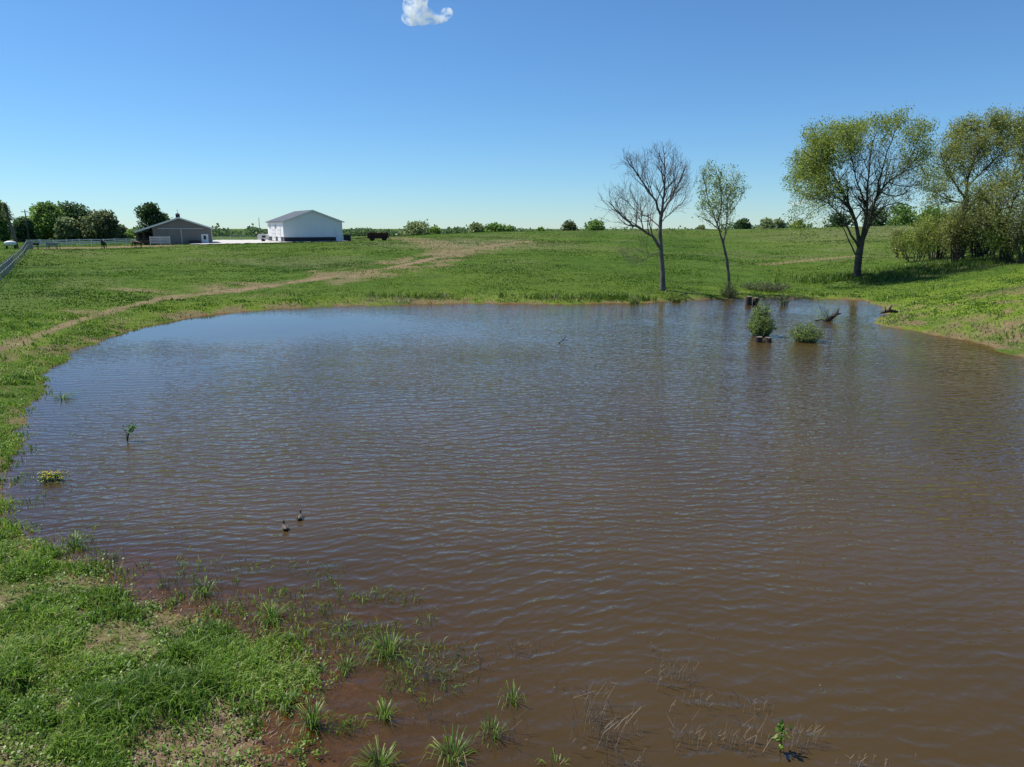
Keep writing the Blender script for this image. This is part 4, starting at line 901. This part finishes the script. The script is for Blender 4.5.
# ------------------------------------------------------------------ animals
def skin(name, joints, edges, mat, parent, sub=2):
    me = bpy.data.meshes.new(name); me.from_pydata([j[:3] for j in joints], edges, []); o = link(name, me, parent); me.materials.append(mat)
    sk = o.modifiers.new('skin', 'SKIN'); sk.use_smooth_shade = True
    for v, j in zip(me.skin_vertices[0].data, joints): v.radius = (j[3], j[4] if len(j) > 4 else j[3])
    me.skin_vertices[0].data[0].use_root = True
    s = o.modifiers.new('subd', 'SUBSURF'); s.levels = sub; s.render_levels = sub
    return o
def horse(label, u, Y, rz, mat, grazing):
    P = at(u, 247, Y); P[2] = gz(P[0], P[1]); t = empty('horse', P, label, 'horse', rz=rz)
    hd = [(1.15, 0, .95, .12), (1.30, 0, .45, .11), (1.42, 0, .2, .07)] if grazing else [(1.05, 0, 1.72, .13), (1.35, 0, 1.68, .11), (1.55, 0, 1.5, .07)]
    nk = (.95, 0, 1.2, .17) if grazing else (.85, 0, 1.5, .17)
    J = [(-.55, 0, 1.15, .30, .33), (0, 0, 1.1, .31, .36), (.5, 0, 1.15, .27, .33), nk] + hd
    E = [(0, 1), (1, 2), (2, 3), (3, 4), (4, 5), (5, 6)]
    for sx, base in ((-.62, 0), (.55, 2)):
        for sy in (-.17, .17):
            i = len(J)
            if sx < 0: J += [(-.62, sy, .85, .17), (-.72, sy, .52, .08), (-.62, sy, .25, .05), (-.58, sy, .04, .065)]
            else: J += [(.55, sy, .8, .12), (.56, sy, .48, .07), (.54, sy, .22, .045), (.57, sy, .04, .065)]
            E += [(base, i), (i, i + 1), (i + 1, i + 2), (i + 2, i + 3)]
    skin('body', J, E, mat, t)
    b = MB(); b.tube([(-.85, 0, 1.3), (-1.0, 0, 1.05), (-1.02, 0, .6)], [.05, .08, .03], 7); b.build('tail', M['dark'], t, True)
    a = J[4]; b = MB()
    for sy in (-.07, .07): b.tube([(a[0], sy, a[2] + .08), (a[0], sy, a[2] + .27)], [.04, .008], 5)
    b.build('ears', mat, t); b = MB(); b.tube([(.6, 0, 1.42), (.86, 0, nk[2] + .2), (a[0] - .03, 0, a[2] + .13)], [.05, .07, .04], 6); b.build('mane', M['dark'], t, True)
M['horse_dark'] = solid('dark_bay_coat', (.030, .017, .012), (.016, .010, .008), 2, .6)
M['horse_brown'] = solid('brown_coat', (.10, .045, .025), (.05, .025, .015), 2, .6)
horse('dark horse facing the pond, standing alone in the sandy lot', 104, 139, math.radians(-80), M['horse_dark'], False)
horse('brown horse with lowered head near the open lean-to', 138, 145, math.radians(170), M['horse_brown'], True)

def duck_material():
    m, n, l = newmat('duck_plumage'); p = n.new('ShaderNodeBsdfPrincipled'); o = n.new('ShaderNodeOutputMaterial'); l.new(p.outputs[0], o.inputs[0]); p.inputs['Roughness'].default_value = .7
    tc = n.new('ShaderNodeTexCoord').outputs['Object']; sp = n.new('ShaderNodeSeparateXYZ'); l.new(tc, sp.inputs[0])
    nz = noise(n, l, 30, 3, .6, tc); a = ramp(n, [(.35, (.05, .038, .028)), (.65, (.12, .09, .07))]); l.new(nz.outputs[0], a.inputs[0])
    side = math_(n, l, 'MULTIPLY', mrange(n, l, math_(n, l, 'ABSOLUTE', sp.outputs[1]), .055, .075), mrange(n, l, sp.outputs[2], .09, .07)); c = mixc(n, l, side, a.outputs[0], (.55, .53, .48))
    c = mixc(n, l, mrange(n, l, sp.outputs[2], .15, .165), c, (.018, .022, .02)); l.new(c, p.inputs['Base Color']); return m
M['duck'] = duck_material(); M['bill'] = solid('duck_bill', (.10, .09, .05), None, 5, .4)
def duck(label, u, v, rz):
    P = wat(u, v); t = empty('duck', P, label, 'duck', 'ducks on the pond', rz); t.scale = (.68,) * 3
    J = [(0, 0, .045, .10, .085), (-.13, 0, .055, .075, .06), (-.24, 0, .10, .03, .02), (.12, 0, .055, .075, .075), (.165, 0, .12, .036), (.175, 0, .185, .032), (.195, 0, .235, .040), (.235, 0, .232, .024)]
    skin('body', J, [(0, 1), (1, 2), (0, 3), (3, 4), (4, 5), (5, 6), (6, 7)], M['duck'], t)
    b = MB(); b.ball((.285, 0, .222), (.04, .018, .009), 8, 6); b.build('bill', M['bill'], t, True)
    for s in (-1, 1): b = MB(); b.ball((-.06, s * .085, .085), (.15, .022, .05), 10, 8); b.build('wing', M['duck'], t, True)
    for s in (-1, 1): b = MB(); b.ball((.215, s * .035, .245), (.006, .004, .006), 8, 6); b.build('eye', M['dark'], t, True)
duck('nearer and lower of the two ducks swimming on the left part of the pond', 285, 529, math.radians(118))
duck('farther and upper of the two ducks swimming on the left part of the pond', 300, 518.5, math.radians(98))

# ------------------------------------------------------------------ things standing in the water
def stump(label, u, v, wpx, hpx, twin=False):
    P = wat(u, v); m = np.linalg.norm(P - [0, 0, CAMZ]) / F; r = wpx * m / 2; h = hpx * m; t = empty('tree_stump', P, label, 'stump')
    R = random.Random(u)
    for k, (dx, rr, hh) in enumerate(((-.55 * r, .42 * r, h), (.5 * r, .38 * r, h * .85)) if twin else ((0, r, h),)):
        b = MB(); n = 18; pr = [1 + R.uniform(-.13, .13) for _ in range(n)]; V = []
        for z, q in ((-.3, 1.25), (.05, 1.12), (hh * .6, 1.0), (hh, .96)):
            for j in range(n): a = 2 * math.pi * j / n; V.append((dx + rr * q * pr[j] * math.cos(a), rr * q * pr[j] * math.sin(a), z + (R.uniform(-.03, .03) if z == hh else 0)))
        b.add(V, [(i * n + j, i * n + (j + 1) % n, (i + 1) * n + (j + 1) % n, (i + 1) * n + j) for i in range(3) for j in range(n)]); b.build('bark', M['stump'], t, True)
        b = MB(); top = V[-n:]; b.add(top + [(dx, 0, hh + .01)], [(j, (j + 1) % n, n) for j in range(n)]); b.build('cut_face', M['cut_wood'], t)
stump('twin cut tree stump standing in the water near the far right shore', 752, 305, 13, 8, True)
stump('wide low cut stump in the water at the foot of the round green bush', 763, 342, 17, 5, True)
B1 = wat(761, 334); B1[2] = -.05
def shoots(name, lab, B, wpx, hpx, n, mat, seed, lw=.12, per=9, bark='bark', dome=.75):
    # a clump of upright leafy shoots, ragged at the top
    Y = B[1]; m = Y / F; hh = hpx * m; ww = wpx * m / 2; root = empty(name, B, lab, 'shrub'); R = random.Random(seed); b = MB(); T = []
    for i in range(n):
        a = R.uniform(0, 6.283); q = R.uniform(0, 1) ** .55; x = math.cos(a) * ww * q; y = math.sin(a) * ww * q
        H = hh * R.uniform(.5, 1.12) * (1 - dome * q * q) + .05; bx, by = x * .45, y * .45
        mid = (bx + (x - bx) * .45, by + (y - by) * .45, H * .55); tip = (x + R.gauss(0, .06) * ww, y, H)
        b.tube([(bx, by, -.15), mid, tip], [.014, .010, .006], 4, cap=False)
        for k in range(per):
            t = R.uniform(.12, 1.05); T.append(tuple((mid[j] + (tip[j] - mid[j]) * (t - .5) * 2) if t > .5 else ((bx, by, 0)[j] + (mid[j] - (bx, by, 0)[j]) * t * 2) for j in range(3)))
    b.build('branches', M[bark], root); leaves('foliage', T, lw, M[mat], root, .05, 3, seed, droop=-.7, elong=3.0); return root
B1, B2, B3 = wat(761, 336), wat(806, 341), wat(783, 305)
shoots('water_bush', 'round green willow bush growing out of the pond behind the low stump', B1, 30, 34, 260, 'leaf_small', 61, .13)
shoots('water_bush', 'low wide grassy bush in the pond right of the round willow bush', B2, 36, 17, 230, 'leaf_small', 62, .11, 6, dome=.6)
shoots('water_bush', 'small dark scrub clump at the water edge right of the twin stump', B3, 15, 12, 40, 'leaf_grey', 63, .13, 6)
shoots('trunk_bush', 'dark bush around the foot of the slender young tree', hit(729, 298), 22, 17, 80, 'leaf_grey', 64, .16, 6)
shoots('bank_bush', 'low green bush at the waterline left of the leafless tree foot', hit(634, 304), 16, 8, 50, 'leaf_small', 65, .14, 5)
shoots('bank_bush', 'low dark brush on the grass just right of the slender young tree', hit(765, 290), 58, 7, 190, 'leaf_grey', 66, .18, 4, dome=.4)
shoots('bank_bush', 'small green bush at the waterline right of the leafless tree foot', hit(676, 302), 14, 8, 40, 'leaf_shrub', 67, .14, 5)
def snag():
    P = wat(830, 321); t = empty('driftwood_snag', P, 'dark broken branch snag sticking out of the water with thin shoots', 'snag'); b = MB()
    b.tube([(-.4, 0, -.1), (.1, 0, .25), (.45, 0, .55), (.6, 0, 1.0)], [.17, .15, .13, .04], 9); b.tube([(-1.2, 0, .02), (-.5, .1, .12), (.1, 0, .2)], [.04, .06, .07], 7); b.tube([(.3, 0, .45), (.75, -.1, .6)], [.1, .04], 7); b.build('trunk', M['stump'], t, True)
    b = MB(); R = random.Random(2)
    for i in range(18): a = R.uniform(-1, .6); b.tube([(R.uniform(-.6, .3), R.uniform(-.2, .2), 0), (a, R.uniform(-.3, .3), R.uniform(.5, 1.1)), (a * 1.2, R.uniform(-.3, .3), R.uniform(1, 2.2) if i < 4 else R.uniform(.8, 1.3))], [.015, .012, .008], 3)
    b.build('shoots', M['bark_pale'], t)
    g = np.random.default_rng(4); leaves('foliage', np.c_[g.normal(-.5, .35, 90), g.normal(0, .25, 90), g.uniform(.1, .8, 90)], .1, M['leaf_small'], t, .06, 2)
    P = wat(563, 343); t = empty('twig', P, 'thin forked twig poking out of open water in the middle of the pond', 'twig'); b = MB()
    b.tube([(-.35, 0, -.05), (0, 0, .15), (.2, 0, .5)], [.03, .025, .01], 5); b.tube([(0, 0, .15), (-.15, 0, .45)], [.015, .008], 4); b.tube([(.02, 0, .18), (.35, 0, .2)], [.02, .008], 4); b.build('wood', M['stump'], t)
    P = wat(889, 315); P[2] = gz(P[0], P[1]) + .05; t = empty('driftwood', P, 'small dark driftwood root at the tip of the right bank inlet', 'driftwood'); b = MB()
    b.tube([(-.7, 0, .1), (0, .1, .28), (.7, 0, .2)], [.07, .16, .08], 8); b.tube([(0, .1, .3), (.15, 0, .75)], [.1, .04], 7); b.tube([(-.3, 0, .2), (-.5, -.2, .55)], [.07, .03], 6); b.build('wood', M['stump'], t, True)
snag()
def sprouts():
    P = wat(127, 441); t = empty('sprouting_plant', P, 'small leafy plant leaning out of the water near the left shore', 'plant'); b = MB(); P2 = []
    R = random.Random(6)
    for i in range(7):
        a = R.uniform(-.15, .45); tip = (a, R.uniform(-.15, .15), R.uniform(.35, .62)); b.tube([(0, 0, -.1), (a * .3, 0, tip[2] * .55), tip], [.012, .01, .006], 4); P2 += [tip, tuple(.75 * q for q in tip)]
    b.build('stem', M['weed'], t); leaves('foliage', P2, .075, M['weed'], t, .05, 7, 8)
    P = wat(52, 481); t = empty('flowering_plant', P, 'patch of small yellow flowers rising from the water near the left shore', 'flowers'); g = np.random.default_rng(4); n = 90
    Q = np.c_[g.normal(0, .17, n), g.normal(0, .12, n), g.uniform(.08, .26, n)]; b = MB()
    for q in Q[:60]: b.tube([(q[0] * .8, q[1] * .8, -.05), tuple(q)], [.006, .004], 3)
    b.build('stem', M['weed'], t); m2 = solid('yellow_petals', (.75, .62, .03), (.60, .48, .02), 8, .6); b = MB()
    for q in Q: b.ball(q, (.020, .020, .012), 6, 4)
    b.build('blossom', m2, t); leaves('foliage', Q * [1, 1, .6], .05, M['weed'], t, .03, 3, 9)
sprouts()
def tuft(label, u, v, wpx, hpx, n, dry=.1, seed=0, name='grass_tuft', cat='grass tuft', mat='grass', group='grass tufts standing in the shallows'):
    P = wat(u, v); m = np.linalg.norm(P - [0, 0, CAMZ]) / F; r = wpx * m / 2 * .85; h = hpx * m; g = np.random.default_rng(seed + u)
    root = empty(name, P, label, cat, group); z0 = min(gz(P[0], P[1]), 0) - .02; n_ = n
    a = g.uniform(0, 6.283, n_); q = g.uniform(0, 1, n_) ** .7; bx = np.cos(a) * r * .25 * q; by = np.sin(a) * r * .25 * q
    hh = h * .70 * g.uniform(.35, 1.15, n_) - z0 * .3; ln = r * g.uniform(.3, 1.5, n_); w = .010 + .0004 * np.linalg.norm(P)
    V = np.empty((n_, 7, 3)); sx = -np.sin(a) * w / 2; sy = np.cos(a) * w / 2
    for k, (f, zf, wf) in enumerate(((0, 0, 1), (.3, .62, .9), (.75, .98, .6))):
        cx = bx + np.cos(a) * ln * f; cy = by + np.sin(a) * ln * f; cz = z0 + hh * zf
        V[:, 2 * k] = np.c_[cx - sx * wf, cy - sy * wf, cz]; V[:, 2 * k + 1] = np.c_[cx + sx * wf, cy + sy * wf, cz]
    V[:, 6] = np.c_[bx + np.cos(a) * ln * 1.15, by + np.sin(a) * ln * 1.15, z0 + hh * (1.0 - .45 * (ln / r))]
    b = np.arange(n_)[:, None] * 7; f4 = np.concatenate([b + [0, 1, 3, 2], b + [2, 3, 5, 4]]); f3 = b + [4, 5, 6]
    tint = np.clip(g.normal(.30, .20, n_) + (g.uniform(0, 1, n_) < dry) * .5, 0, 1)
    link('blades', mesh_np('blades', V.reshape(-1, 3), f4, f3, mats=M[mat], tint=np.repeat(tint, 7)), root); return root
TUFTS = [('dense dark green tuft cut off at the bottom edge, left of centre', 380, 766, 44, 24, 90), ('green tuft at the bottom edge with arching blades, right of the dense dark one', 452, 756, 42, 30, 90),
         ('bright green tuft in shallow brown water nearest to the muddy bank', 312, 724, 34, 28, 80), ('tuft with narrow leaves just off the bank above the bright one', 286, 705, 30, 18, 60),
         ('lone star-shaped pale tuft in the water off the near bank', 272, 618, 34, 18, 80), ('thin tuft mixed with dead stems, right of the arching one', 492, 734, 30, 30, 50),
         ('yellowish tuft with tall seed stems in the right part of the shallows', 512, 700, 28, 30, 45), ('bushy yellow-green tuft lying along a ripple in the shallows', 388, 652, 44, 26, 90),
         ('small tuft in the brown shallows between the muddy bank and the arching tuft', 384, 716, 30, 24, 55), ('faint half-drowned tuft above the bushy yellow-green one', 342, 624, 34, 12, 40),
         ('low green tuft left of the bushy yellow-green one', 345, 668, 26, 14, 50), ('small round pale green tuft near the bank, upper of two', 290, 638, 16, 8, 40), ('small round pale green tuft near the bank, lower of two', 320, 668, 18, 8, 40),
         ('sparse tuft in the water off the green corner of the near bank', 205, 592, 34, 18, 50), ('drowned dark tuft in ripples above the near bank corner', 75, 545, 30, 16, 45), ('tiny tuft in the water between the yellow flowers and the leafy plant', 100, 437, 14, 6, 24),
         ('tiny drowned tuft nearest the left shore, above the leafy plant', 94, 389, 14, 5, 26), ('pale reedy tuft along the left shore bend', 62, 398, 26, 10, 60), ('small sparse tuft left of the leafy plant', 72, 434, 12, 8, 20), ('thin tuft with broad leaves at the bottom edge right of centre', 555, 764, 30, 20, 40),
         ('pale green tuft at the bottom edge under the dead stems', 735, 764, 30, 16, 50), ('isolated thin stems cut by the bottom edge at the right', 880, 764, 36, 10, 24)]
for i, (lab, u, v, w, h, n) in enumerate(TUFTS): tuft(lab, u, v, w, h, n, .12, i)
def leafy_weed():
    P = wat(780, 752); t = empty('water_weed', P, 'upright leafy light green weed rising from the water near the bottom edge', 'plant'); b = MB(); b.tube([(0, 0, -.1), (0, 0, .25), (.02, 0, .42)], [.012, .01, .006], 5); b.build('stem', M['weed'], t)
    g = np.random.default_rng(3); leaves('foliage', np.c_[g.normal(0, .03, 22), g.normal(0, .03, 22), g.uniform(.15, .42, 22)], .08, M['weed'], t, .02, 2, 3, droop=-.8)
leafy_weed()
def dead_stalks():
    # drowned dead weed stems in loose clusters, forked at the tips
    g = np.random.default_rng(12); mb = MB(); R = random.Random(9)
    C = [(425, 680, 30, 26, 40), (470, 665, 30, 20, 26), (520, 655, 34, 20, 22), (600, 740, 34, 40, 55), (590, 720, 20, 40, 26), (670, 680, 34, 24, 40), (700, 705, 26, 18, 22), (745, 710, 24, 18, 22), (740, 745, 30, 26, 40), (690, 745, 40, 26, 34),
         (800, 745, 24, 22, 28), (625, 765, 34, 20, 26), (500, 740, 40, 24, 30), (440, 720, 40, 14, 20), (650, 650, 8, 10, 6), (715, 640, 10, 5, 4), (870, 765, 50, 12, 22), (560, 690, 20, 10, 8), (820, 690, 6, 6, 3), (690, 630, 10, 6, 4), (300, 640, 40, 14, 20), (180, 588, 50, 22, 50), (90, 560, 40, 14, 30), (245, 560, 20, 8, 8), (180, 535, 14, 10, 7), (230, 610, 30, 16, 24)]
    for u, v, w, h, n in C:
        for i in range(int(n * .75)):
            uu = u + R.gauss(0, w * .42); vv = v + R.gauss(0, h * .2); p = wat(uu, vv); m = np.linalg.norm(p - [0, 0, CAMZ]) / F; H = h * m * R.uniform(.25, 1.0); zb = max(gz(p[0], p[1]), -.2)
            lx = R.gauss(0, .28) * H; ly = R.gauss(0, .2) * H; a = (p[0], p[1], zb); q = (p[0] + lx * .5, p[1] + ly * .5, H * .55); c = (p[0] + lx * 1.1, p[1] + ly, H)
            mb.tube([a, q, c], [.0036, .003, .002], 3, cap=False)
            for k in range(R.randint(0, 3)):
                mb.tube([q, (q[0] + R.gauss(0, .3) * H, q[1] + R.gauss(0, .15) * H, q[2] + R.uniform(.15, .5) * H)], [.0025, .0015], 3, cap=False)
    me = bpy.data.meshes.new('dead_stalks'); me.from_pydata(mb.v, [], mb.f); me.materials.append(M['straw']); n = len(mb.v)
    a = me.attributes.new('tint', 'FLOAT', 'POINT'); a.data.foreach_set('value', np.repeat(g.uniform(.1, .9, n // 3 + 1), 3)[:n].astype(np.float32)); me.update()
    tag(link('dead_stalks', me), 'thin dead weed stems standing in the near shallows', 'dead stems', kind='stuff')
dead_stalks()
def drowned_grass():
    # green blades that stand in the shallow strip off the near bank and along the left shore
    x, y = scatter(120000, 9, 46, 44); k = x < 1; x = x[k]; y = y[k]; z, s = ground(x, y, True); r = np.hypot(x, y)
    cl = fbm(x * 1.6, y * 1.6, 90, 2); lim = -2.6 * smooth(30, 14, r) - .5
    d = smooth(.47, .60, cl) * smooth(0, .5, (s - lim)) * (s < .1); k = NR.uniform(0, 1, len(x)) < d * .5
    x, y, z, r = x[k], y[k], z[k], r[k]; n = len(x); h = NR.uniform(.08, .26, n) - z * .7
    o = blades('shallows_grass', np.c_[x, y, z], h, .008 + .0007 * r, h * NR.uniform(.2, .8, n), M['grass'], np.clip(NR.normal(.42, .2, n), 0, 1))
    tag(o, 'drowned green grass standing in the shallow water off the left bank', 'grass', kind='stuff')
drowned_grass()

# ------------------------------------------------------------------ clouds
def cloud(label, parts, Y, seed, dens):
    c0 = Vector(at(parts[0][0], parts[0][1], Y)); R = random.Random(seed); mb = MB(); k = Y / F
    lo = Vector((1e9,) * 3); hi = -lo
    for u, v, rx, rz in parts:
        c = Vector(at(u, v, Y)) - c0; mb.ball(c, (rx * k, rx * k * .8, rz * k), 20, 14)
    me = bpy.data.meshes.new('cloud'); me.from_pydata(mb.v, [], mb.f); o = link('cloud', me); o.location = c0; tag(o, label, 'cloud')
    rm = o.modifiers.new('remesh', 'REMESH'); rm.mode = 'VOXEL'; rm.voxel_size = k * 1.0
    m, n, l = newmat('cloud_vapour'); out = n.new('ShaderNodeOutputMaterial'); pv = n.new('ShaderNodeVolumePrincipled'); pv.inputs['Color'].default_value = (1, 1, 1, 1); pv.inputs['Anisotropy'].default_value = .3
    tc = n.new('ShaderNodeTexCoord').outputs['Object']; nz = noise(n, l, .16 / k, 5, .6, tc, .6); dd = mrange(n, l, nz.outputs[0], .45, .74, 0, dens * 2.2 / k); l.new(dd, pv.inputs['Density']); l.new(pv.outputs[0], out.inputs['Volume'])
    me.materials.append(m)
cloud('small white puffy cloud with a wispy tail at the top of the sky', [(415, 8, 12, 12), (412, 18, 10, 7), (422, 16, 13, 8), (418, -3, 10, 10), (432, 19, 9, 5), (441, 18, 7, 4.5), (447, 13, 6, 5)], 2200, 3, .16)
cloud('tiny low cloud near the horizon between the slender tree and the spreading tree', [(800, 203, 9, 2.6), (806, 201, 5, 3), (793, 204.5, 5, 1.6)], 3500, 4, .15)
